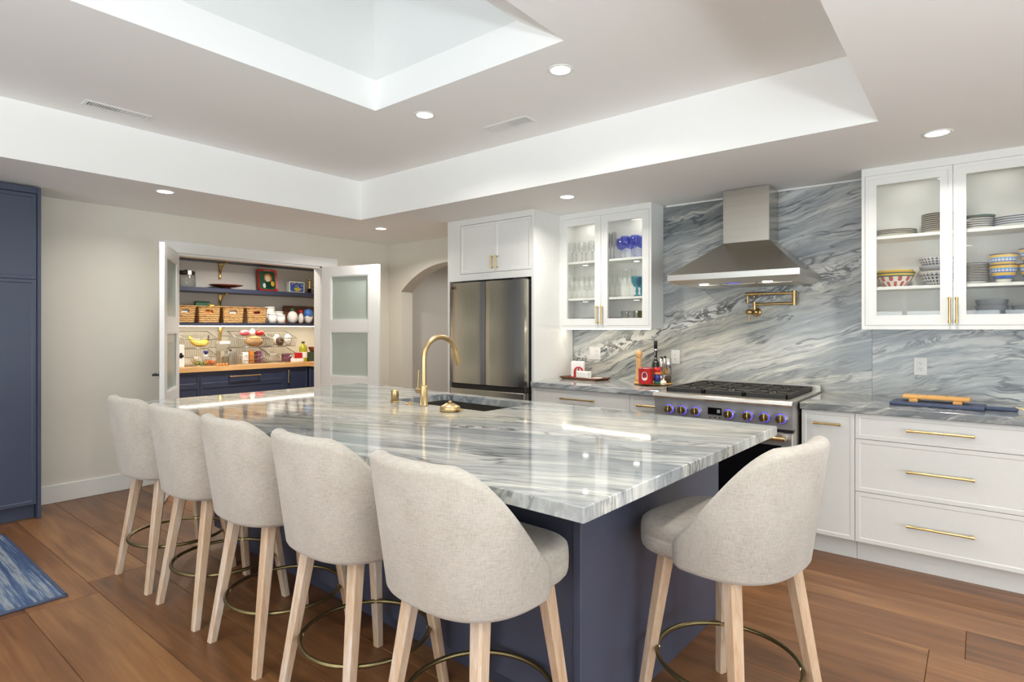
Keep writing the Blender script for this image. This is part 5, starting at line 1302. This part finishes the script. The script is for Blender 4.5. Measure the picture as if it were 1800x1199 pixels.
# ---- top shelf
ZA = ZP1 + 0.001
t = thing('storage_jar', 'glass jar with a dark clip lid on the pantry shelf', 'jar', (-7.44, pY(326.5, -7.44), ZA))
MB().lathe([(0, 0.002), (0.104, 0.002), (0.108, 0.01), (0.108, 0.14), (0.098, 0.155), (0.094, 0.155), (0.104, 0.138), (0.104, 0.012), (0, 0.012)], n=32).build('body', 'glass_jar', t)
MB().lathe([(0, 0.154), (0.100, 0.154), (0.102, 0.16), (0.100, 0.186), (0.092, 0.194), (0, 0.196)], n=32).build('lid', 'iron', t)
MB().box(0.098, 0.112, -0.022, 0.022, 0.14, 0.196, 0.003).build('clip', 'chrome', t)
MB().lathe([(0, 0.196), (0.012, 0.196), (0.015, 0.206), (0, 0.214)], n=14).build('knob', 'iron', t)
t = thing('cake_stand', 'reddish wooden cake stand on a low foot', 'cake stand', (-7.46, pY(397.5, -7.46), ZA))
MB().lathe([(0, 0), (0.085, 0), (0.085, 0.006), (0.05, 0.016), (0.06, 0.028), (0, 0.028)], n=28).build('foot', 'mahogany', t)
MB().lathe([(0, 0.026), (0.10, 0.026), (0.192, 0.046), (0.198, 0.054), (0.185, 0.052), (0, 0.044)], n=44).build('plate', 'mahogany', t)
# red tray leaning on the wall
yt, xt = pY(471.5, -7.50), -7.50
t = thing('tin_tray', 'red rimmed tin tray with a green picture, leaning on the pantry wall', 'tray', (xt, yt, ZA + 0.002)); t.rotation_euler = (0, math.radians(-9), 0)
def rrect(w_, h_, r, zc_, n_=6):
    p_ = []
    for cx_, cz_, a0 in ((w_ - r, h_ - r, 0), (-w_ + r, h_ - r, 90), (-w_ + r, -h_ + r, 180), (w_ - r, -h_ + r, 270)):
        for k in range(n_ + 1): a = math.radians(a0 + 90 * k / n_); p_.append((cx_ + r * math.cos(a), zc_ + cz_ + r * math.sin(a)))
    return p_
hw_, hh_ = 0.139, 0.152
def ring_rr(a, b, xa, xb, name, mt):
    n_ = len(a); q = MB()
    q.add([(xa, p[0], p[1]) for p in a] + [(xb, p[0], p[1]) for p in b], [(i, (i + 1) % n_, n_ + (i + 1) % n_, n_ + i) for i in range(n_)]); return q
q = ring_rr(rrect(hw_, hh_, 0.04, hh_), rrect(hw_ - 0.026, hh_ - 0.026, 0.03, hh_), 0.016, 0.004, '', '')
q.prism(rrect(hw_, hh_, 0.04, hh_), -0.001, 0.0005, 'x'); n_ = len(rrect(1, 1, .1, 0))
q.add([(0.016, p[0], p[1]) for p in rrect(hw_, hh_, 0.04, hh_)] + [(0, p[0], p[1]) for p in rrect(hw_, hh_, 0.04, hh_)], [(i, (i + 1) % n_, n_ + (i + 1) % n_, n_ + i) for i in range(n_)])
q.build('rim', 'red', t)
MB().prism(rrect(hw_ - 0.025, hh_ - 0.025, 0.03, hh_), 0.001, 0.0042, 'x').build('picture', 'green', t)
def blob(y, z, ry, rz, x, mt, nm='picture_shape'):
    MB().prism([(y + ry * math.cos(2 * math.pi * k / 20), z + rz * math.sin(2 * math.pi * k / 20)) for k in range(20)], 0.004, x, 'x').build(nm, mt, t)
blob(0.01, 0.19, 0.055, 0.058, 0.0048, 'orange'); blob(0.005, 0.18, 0.036, 0.042, 0.0052, 'garlic'); blob(0.03, 0.09, 0.07, 0.05, 0.0050, 'glass_teal'); blob(0.07, 0.11, 0.026, 0.036, 0.0054, 'yellow'); blob(-0.05, 0.08, 0.02, 0.034, 0.0056, 'white_paper')
text('Coca-Cola', 0.022, (0.0135, 0.0, 2 * hh_ - 0.013), (math.pi / 2, 0, math.pi / 2), 'white_paper', t)
t = thing('tin_box', 'white tin box with a colourful blue printed lid', 'box', (-7.46, pY(521.5, -7.43), ZA)); t.rotation_euler = (0, 0, 0)
MB().prism(rrect(0.118, 0.078, 0.018, 0.078), -0.035, 0.035, 'x').build('body', 'porcelain', t)
MB().prism(rrect(0.102, 0.063, 0.012, 0.078), 0.0345, 0.0375, 'x').build('printed_lid', 'tin_print', t)
MB().box(0.0372, 0.0385, -0.03, 0.045, 0.025, 0.07).build('title_panel', 'yellow', t)
t = thing('trophy', 'small golden figure trophy on a black base', 'trophy', (-7.40, pY(544, -7.40), ZA))
MB().lathe([(0, 0), (0.034, 0), (0.034, 0.008), (0.027, 0.012), (0.027, 0.062), (0, 0.064)], n=20).build('base', 'black', t)
MB().lathe([(0, 0.063), (0.018, 0.063), (0.012, 0.075), (0.016, 0.11), (0.013, 0.135), (0.023, 0.165), (0.022, 0.18), (0.008, 0.188), (0.007, 0.192), (0.0125, 0.2), (0.012, 0.212), (0.005, 0.221), (0, 0.222)], n=16).build('figure', 'gold', t)
b = bowl('mixing_bowl', 'pale grey bowl at the end of the upper pantry shelf', None, 0.085, 0.06, 'stoneware_light', 'stoneware_light', 0.5); b.location = (-7.47, pY(560, -7.47), ZA)
b = bowl('small_bowl', 'brown bowl stacked on the pale grey pantry bowl', None, 0.08, 0.05, 'mahogany', 'mahogany', 0.5); b.location = (-7.47, pY(560, -7.47), ZA + 0.062)

# ---- basket shelf
ZB = ZP2 + 0.001
def basket(label, p0_, p1_, h, items):
    ya, yb2 = pY(p0_, XS - 0.03), pY(p1_, XS - 0.03); w_ = (yb2 - ya) / 2 - 0.007; xf, xb2 = XS - 0.022, XS - 0.30
    o = ((xf + xb2) / 2, (ya + yb2) / 2, ZB); t = thing('woven_basket', label, 'basket', o, 0, 'woven pantry baskets')
    dp = (xf - xb2) / 2; tk = 0.012
    q = MB()
    def wall(axis, sgn):
        # panels as a frame round the handle hole; bottom slightly smaller than the top
        H = w_ if axis == 'x' else dp
        cols = [(-H, -0.045), (-0.045, 0.045), (0.045, H)] if axis == 'x' else [(-H, H)]
        for a, b_ in cols:
            segs = [(0, h - 0.075), (h - 0.035, h)] if (axis == 'x' and a == -0.045) else [(0, h)]
            for z0, z1 in segs:
                def pt(s_, z, off):
                    k = 0.90 + 0.10 * z / h
                    d_ = ((dp if axis == 'x' else w_) - off) * k * sgn
                    return (d_, s_ * k, z) if axis == 'x' else (s_ * k, d_, z)
                vs = [pt(a, z0, 0), pt(b_, z0, 0), pt(b_, z1, 0), pt(a, z1, 0), pt(a, z0, tk), pt(b_, z0, tk), pt(b_, z1, tk), pt(a, z1, tk)]
                q.add(vs, [(0, 1, 2, 3), (7, 6, 5, 4), (0, 4, 5, 1), (1, 5, 6, 2), (2, 6, 7, 3), (3, 7, 4, 0)])
    for a_ in ('x', 'y'):
        for s_ in (-1, 1): wall(a_, s_)
    q.box(-dp * 0.89, dp * 0.89, -w_ * 0.89, w_ * 0.89, 0, 0.008)
    q.build('body', 'seagrass', t)
    pts = [(dp * a, w_ * b_, h) for a, b_ in ((-1, -1), (0, -1), (1, -1), (1, 0), (1, 1), (0, 1), (-1, 1), (-1, 0))]
    MB().tube(pts, 0.010, 8, True).build('rim', 'seagrass', t)
    for nm, lb, ct, mt, (dy, wy, z1, xo) in items:
        oo = (o[0] + dp - 0.05 - xo, o[1] + dy, ZB + 0.012)
        tag(MB(oo).box(oo[0] - 0.025, oo[0] + 0.02, oo[1] - wy, oo[1] + wy, oo[2], ZB + z1, 0.006).build(nm, mt), lb, ct)
hb = 0.195
basket('woven seagrass basket beside the frosted pantry door, white packet inside', 306, 345, hb, [('packet', 'white packet seen through the handle of a woven basket', 'packet', 'white_paper', (0.02, 0.07, 0.155, 0))])
basket('woven seagrass basket with a green box and orange packet inside', 347, 388, hb, [('packet', 'orange packet behind the handle hole of a basket', 'packet', 'orange', (0.0, 0.06, 0.155, 0)), ('game_box', 'green box sticking out of a woven basket', 'box', 'green', (-0.01, 0.085, 0.265, 0.13)), ('magazine', 'yellow folded packet poking out beside the green box', 'packet', 'yellow', (0.07, 0.03, 0.225, 0.06))])
basket('woven seagrass basket with a white box showing in its handle', 390, 429.5, hb, [('small_box', 'white box seen through the handle of a woven basket', 'box', 'white_paper', (0.005, 0.06, 0.155, 0))])
basket('woven seagrass basket next to the white canisters, dark red box inside', 432.5, 470, hb, [('small_box', 'dark red box behind the handle hole of a basket', 'box', 'red_dark', (-0.01, 0.06, 0.150, 0)), ('packet', 'red and cream packet above the rim of a basket', 'packet', 'pink', (0.0, 0.07, 0.215, 0.1))])
def canister(label, px, x, r, h):
    t = thing('canister', label, 'canister', (x, pY(px, x), ZB), 0, 'white pantry canisters')
    MB().lathe([(0, 0), (r, 0), (r, h - 0.022), (0, h - 0.022)], n=26).build('body', 'porcelain', t)
    MB().lathe([(0, h - 0.021), (r * 1.02, h - 0.021), (r * 1.02, h - 0.004), (r * 0.96, h), (0, h)], n=26).build('lid', 'porcelain', t)
canister('white canister in front, touching the last basket', 478.5, XS - 0.065, 0.053, 0.132)
canister('white canister in front, beside the flour bag', 494, XS - 0.065, 0.053, 0.118)
canister('tallest white canister, standing behind the others', 474, XS - 0.20, 0.066, 0.225)
canister('white canister behind the front pair', 490, XS - 0.20, 0.060, 0.165)
def bag(name, label, px, x, zb_, rx_, ry_, h, mt, seed, top=None, cat='bag'):
    rnd = random.Random(seed); ks = [rnd.uniform(0, 6.28) for _ in range(4)]
    t = thing(name, label, cat, (x, pY(px, x), zb_))
    def f(q, a, ph):
        k = 1 + 0.07 * math.sin(3 * a + ks[0] + ph * 2) + 0.05 * math.sin(5 * a + ks[1] - ph * 3)
        return [q[0] * k, q[1] * k, max(-h / 2, q[2] * 1.08)]
    MB().ell((0, 0, h / 2), (rx_, ry_, h / 2), 18, 12, f).build('pouch', mt, t)
    if top:
        zt2 = h * 0.93
        MB().lathe([(0.012, zt2), (0.010, zt2 + 0.012), (0.03, zt2 + 0.04), (0.024, zt2 + 0.055), (0, zt2 + 0.05)], n=12).build('tied_top', top, t)
    return t
bag('flour_bag', 'white flour bag tied with a green and yellow top', 514, XS - 0.09, ZB, 0.07, 0.068, 0.165, 'white_paper', 1, 'green')
bag('snack_bag', 'small white and red bag between flour and blue bag', 529, XS - 0.07, ZB, 0.045, 0.034, 0.14, 'plate_white', 2, 'red')
t = bag('blue_bag', 'blue and white food bag beside the dark bottle', 542, XS - 0.10, ZB, 0.06, 0.06, 0.20, 'white_paper', 3)
MB().lathe([(0.062, 0.10), (0.066, 0.13), (0.064, 0.165), (0.05, 0.19), (0.02, 0.205), (0, 0.206)], n=18).build('blue_band', 'blue', t)
t = thing('serving_tray', 'dark wooden tray leaning behind the flour bag in the pantry', 'tray', (-7.61, pY(526, -7.6), ZB))
MB().box(-0.012, 0.012, -0.24, 0.24, 0, 0.25, 0.004).build('board', 'walnut', t); MB().box(0.0115, 0.022, -0.24, 0.24, 0.225, 0.25, 0.003).build('lip', 'walnut', t)
lathe_at('spirit_bottle', 'dark bottle at the end of the basket shelf', 'bottle', (XS - 0.10, pY(556.5, XS - 0.1), ZB), [
    ('body', [(0, 0), (0.036, 0), (0.037, 0.005), (0.037, 0.15), (0.03, 0.18), (0.014, 0.21), (0.013, 0.26), (0, 0.26)], 'bottle_dark'), ('neck_foil', [(0.0145, 0.215), (0.0145, 0.275), (0, 0.277)], 'gold')])

# ---- worktop
ZW = ZPC
def cY(px, x): return onX(px, 620, x)[1]
def boxthing(name, label, px0, px1, x, z0, h, dp, mt, cat='box', rz=0):
    ya, yb2 = cY(px0, x), cY(px1, x); o = (x, (ya + yb2) / 2, z0)
    return tag(MB(o).box(x - dp, x, ya, yb2, z0, z0 + h, 0.004).build(name, mt), label, cat)
q = boxthing('card_box', 'white box with a black club mark beside the bananas', 309, 324, -7.16, ZW, 0.262, 0.09, 'white_paper')
yc = cY(318.5, -7.155); m = MB((-7.16, (cY(309, -7.16) + cY(324, -7.16)) / 2, ZW))
for dy, dz in ((-0.016, 0.13), (0.016, 0.13), (0, 0.154)): m.cyl((-7.160, yc + dy, ZW + dz), (-7.1585, yc + dy, ZW + dz), 0.0155, n=16)
m.prism([(yc - 0.016, ZW + 0.105), (yc + 0.016, ZW + 0.105), (yc, ZW + 0.145)], -7.160, -7.1585, 'x')
m.build('club_mark', 'black', q)
def wire_basket(label, p0_, p1_, z0, h):
    xf, xb2 = -7.20, -7.50; ya, yb2 = cY(p0_, xf), cY(p1_, xf); o = ((xf + xb2) / 2, (ya + yb2) / 2, z0)
    t = thing('wire_basket', label, 'basket', o, 0, 'wire pantry baskets'); w_ = (yb2 - ya) / 2; dp = (xf - xb2) / 2; k = 0.9
    q = MB()
    rt = [(dp, -w_, h * 0.55), (dp, w_, h * 0.55), (-dp, w_, h), (-dp, -w_, h)]; rb = [(dp * k, -w_ * k, 0.004), (dp * k, w_ * k, 0.004), (-dp * k, w_ * k, 0.004), (-dp * k, -w_ * k, 0.004)]
    q.tube(rt, 0.0045, 6, True).tube(rb, 0.004, 6, True); q.build('frame', 'wire', t)
    q = MB()
    def seg(a, b_, n_):
        for i in range(n_ + 1):
            f = i / n_; top_ = Vector(rt[a]).lerp(Vector(rt[b_]), f); bot = Vector(rb[a]).lerp(Vector(rb[b_]), f); q.cyl(top_, bot, 0.0019, n=4)
    seg(0, 1, 15); seg(2, 3, 15); seg(1, 2, 8); seg(3, 0, 8)
    for i in range(12):
        f = i / 11; q.cyl(Vector(rb[0]).lerp(Vector(rb[1]), f), Vector(rb[3]).lerp(Vector(rb[2]), f), 0.0019, n=4)
    q.build('grid_wires', 'wire', t)['kind'] = 'stuff'
    pts = [(dp + 0.004, w_ * 0.55 * math.cos(a), h * 0.55 - 0.055 * math.sin(a)) for a in [math.pi * k2 / 12 for k2 in range(13)]]
    MB().tube(pts, 0.003, 6).build('handle', 'wire', t)
    return o
zb1, zb2 = ZW + 0.001, ZW + 0.212
oA1 = wire_basket('lower wire basket holding the vegetables', 324, 384, zb1, 0.20); oA2 = wire_basket('upper wire basket holding the bananas', 324, 384, zb2, 0.20)
oB1 = wire_basket('lower wire basket holding the snack packets', 419, 474, zb1, 0.20); oB2 = wire_basket('upper wire basket holding the bread bags', 419, 474, zb2, 0.20)
oC1 = wire_basket('lower wire basket beside the red box', 476, 522, zb1, 0.20); oC2 = wire_basket('upper wire basket holding the dark and white bags', 476, 522, zb2, 0.20)
# bananas
ob = (-7.31, cY(337, -7.31), zb2 + 0.026)
t = thing('banana_bunch', 'bunch of ripe yellow bananas in the upper wire basket', 'bananas', ob)
for k in range(4):
    pts = []; rr = []
    for i in range(11):
        f = i / 10; a = math.radians(200 + 120 * f)
        pts.append((0.03 - 0.022 * k + 0.01 * math.sin(f * 3), 0.085 + 0.13 * math.cos(a) * (1 - 0.06 * k), 0.125 + 0.115 * math.sin(a) + 0.012 * k)); rr.append(0.004 + 0.017 * math.sin(math.pi * min(1, max(0.03, f * 0.94 + 0.03))) ** 0.6)
    MB().tube(pts, rr, 10).build('banana', 'yellow', t)
MB().cyl((0.0, 0.185, 0.05), (-0.01, 0.20, 0.13), 0.012, 0.007, n=8).build('stem', 'brown', t)
def ball(name, label, cat, y, x, z, r, mt, group=None, stem=None):
    t = thing(name, label, cat, (x, y, z), 0, group)
    MB().ell((0, 0, r), (r, r, r * 0.95), 16, 10).build('fruit', mt, t)
    MB().cyl((0, 0, r * 1.9), (0, 0, r * 1.9 + 0.008), 0.004, n=6).build('stem', 'brown', t)
ball('melon', 'pale round melon in the lower wire basket', 'melon', cY(345, -7.36), -7.37, zb1 + 0.008, 0.055, 'onion')
for i, px_ in enumerate((346, 353, 360)): ball('lime', 'green lime in front of the pale melon', 'lime', cY(px_, -7.24), -7.245 - 0.01 * (i % 2), zb1 + 0.008, 0.023, 'lime', 'limes in the wire basket')
for i, px_ in enumerate((363, 372.5)): ball('orange', 'orange fruit beside the limes', 'orange', cY(px_, -7.25), -7.255, zb1 + 0.008, 0.033, 'orange', 'oranges in the wire basket')
for i in range(4):
    y = cY(382, -7.13) + 0.036 * i; t = thing('carrot', 'orange carrot lying before the square glass jar', 'carrot', (-7.13, y, ZW), math.radians(60), 'carrots on the worktop')
    MB().tube([(0, -0.05, 0.012), (0, 0, 0.014), (0, 0.05, 0.016)], [0.004, 0.011, 0.015], 10).build('root', 'carrot', t); MB().cyl((0, 0.05, 0.016), (0, 0.066, 0.02), 0.006, 0.003, n=6).build('top', 'lime', t)
bag('produce_bag', 'clear produce bag with blue print in the lower wire basket', 362, -7.40, zb1 + 0.008, 0.035, 0.045, 0.12, 'plastic_clear', 5, 'blue_deep')
t = thing('flour_bin', 'clear storage bin with a white lid behind the carrots', 'canister', (-7.36, cY(391.5, -7.36), ZW))
MB().prism(rrect(0.075, 0.062, 0.02, 0.0), 0.0, 0.26).build('body', 'glass_jar', t); MB().prism(rrect(0.069, 0.056, 0.018, 0.0), 0.004, 0.17).build('flour', 'onion', t)
MB().prism(rrect(0.08, 0.067, 0.02, 0.0), 0.2602, 0.292).build('lid', 'porcelain', t)
t = thing('square_jar', 'square glass jar with a steel lid on the worktop', 'jar', (-7.19, cY(405.5, -7.19), ZW))
MB().prism(rrect(0.056, 0.056, 0.012, 0.0), 0.0, 0.15).build('body', 'glass_grey', t); MB().prism(rrect(0.058, 0.058, 0.012, 0.0), 0.1502, 0.172).build('lid', 'chrome', t); MB().lathe([(0, 0.172), (0.01, 0.172), (0.012, 0.19), (0, 0.195)], n=12).build('knob', 'iron', t)
bag('bread_bag', 'bag of bread rolls in the upper wire basket', 446.5, -7.35, zb2 + 0.008, 0.075, 0.118, 0.135, 'bread', 11)
bag('chip_bag', 'red and pink snack bag on top of the bread', 430, -7.35, zb2 + 0.146, 0.055, 0.062, 0.07, 'pink', 13)
bag('chip_bag', 'bright red snack bag on top of the bread rolls', 456.5, -7.35, zb2 + 0.146, 0.055, 0.060, 0.065, 'red', 14)
bag('chip_bag', 'white snack bag between the two red ones', 443.5, -7.35, zb2 + 0.146, 0.045, 0.032, 0.085, 'white_paper', 15)
bag('snack_bag', 'dark striped snack bag in the upper wire basket', 492, -7.29, zb2 + 0.008, 0.05, 0.05, 0.12, 'brown', 16)
bag('snack_bag', 'white and blue snack bag beside the dark striped one', 506, -7.32, zb2 + 0.008, 0.05, 0.042, 0.155, 'plate_white', 17)
bag('snack_bag', 'cream snack bag behind the dark striped one', 486, -7.42, zb2 + 0.008, 0.04, 0.045, 0.15, 'onion', 18)
boxthing('snack_box', 'white snack box with a dark cap in the lower wire basket', 426.5, 437, -7.24, zb1 + 0.008, 0.14, 0.05, 'white_paper')
boxthing('snack_box', 'orange snack box in the lower wire basket', 439, 447, -7.24, zb1 + 0.008, 0.155, 0.05, 'amber_box')
boxthing('snack_box', 'dark brown snack box in the lower wire basket', 447.5, 452.5, -7.25, zb1 + 0.008, 0.14, 0.05, 'brown')
boxthing('snack_box', 'purple snack box in the lower wire basket', 453, 460, -7.24, zb1 + 0.008, 0.15, 0.05, 'purple')
bag('snack_bag', 'clear bag of crackers in the lower wire basket', 463, -7.36, zb1 + 0.020, 0.022, 0.014, 0.10, 'plastic_clear', 19)
boxthing('tea_box', 'plum speckled box inside the lower wire basket', 499, 512, -7.28, zb1 + 0.008, 0.105, 0.06, 'purple')
boxthing('storage_box', 'flat white box under the red box', 514, 534, -7.14, ZW, 0.048, 0.05, 'white_paper')
boxthing('storage_box', 'bright red box on the flat white box', 520, 532, -7.145, ZW + 0.049, 0.075, 0.04, 'red')
t = lathe_at('olive_oil', 'large bottle of yellow-green olive oil with a dark cap', 'bottle', (-7.24, cY(533, -7.24), ZW), [
    ('body', [(0, 0), (0.052, 0), (0.054, 0.01), (0.054, 0.18), (0.05, 0.20), (0.02, 0.235), (0.016, 0.25), (0, 0.25)], 'oil'), ('cap', [(0, 0.25), (0.022, 0.25), (0.022, 0.272), (0, 0.274)], 'green_dark')])
MB().lathe([(0.0545, 0.05), (0.0545, 0.13)], n=26).build('label', 'white_paper', t)
boxthing('green_box', 'dark green box at the corner of the worktop', 542, 562, -7.20, ZW, 0.125, 0.10, 'green_dark')
b = bowl('wood_bowl', 'small brown bowl on the dark green box', None, 0.055, 0.07, 'mahogany', 'mahogany', 0.5); b.location = (-7.26, cY(549, -7.26), ZW + 0.126)
lathe_at('soda_siphon', 'clear bottle with a white printed cap at the pantry corner', 'bottle', (-7.36, cY(559, -7.36), ZW), [
    ('body', [(0, 0), (0.045, 0), (0.045, 0.2), (0.03, 0.25), (0, 0.25)], 'glass_grey'), ('cap', [(0, 0.25), (0.04, 0.25), (0.042, 0.30), (0.03, 0.335), (0, 0.34)], 'porcelain')])
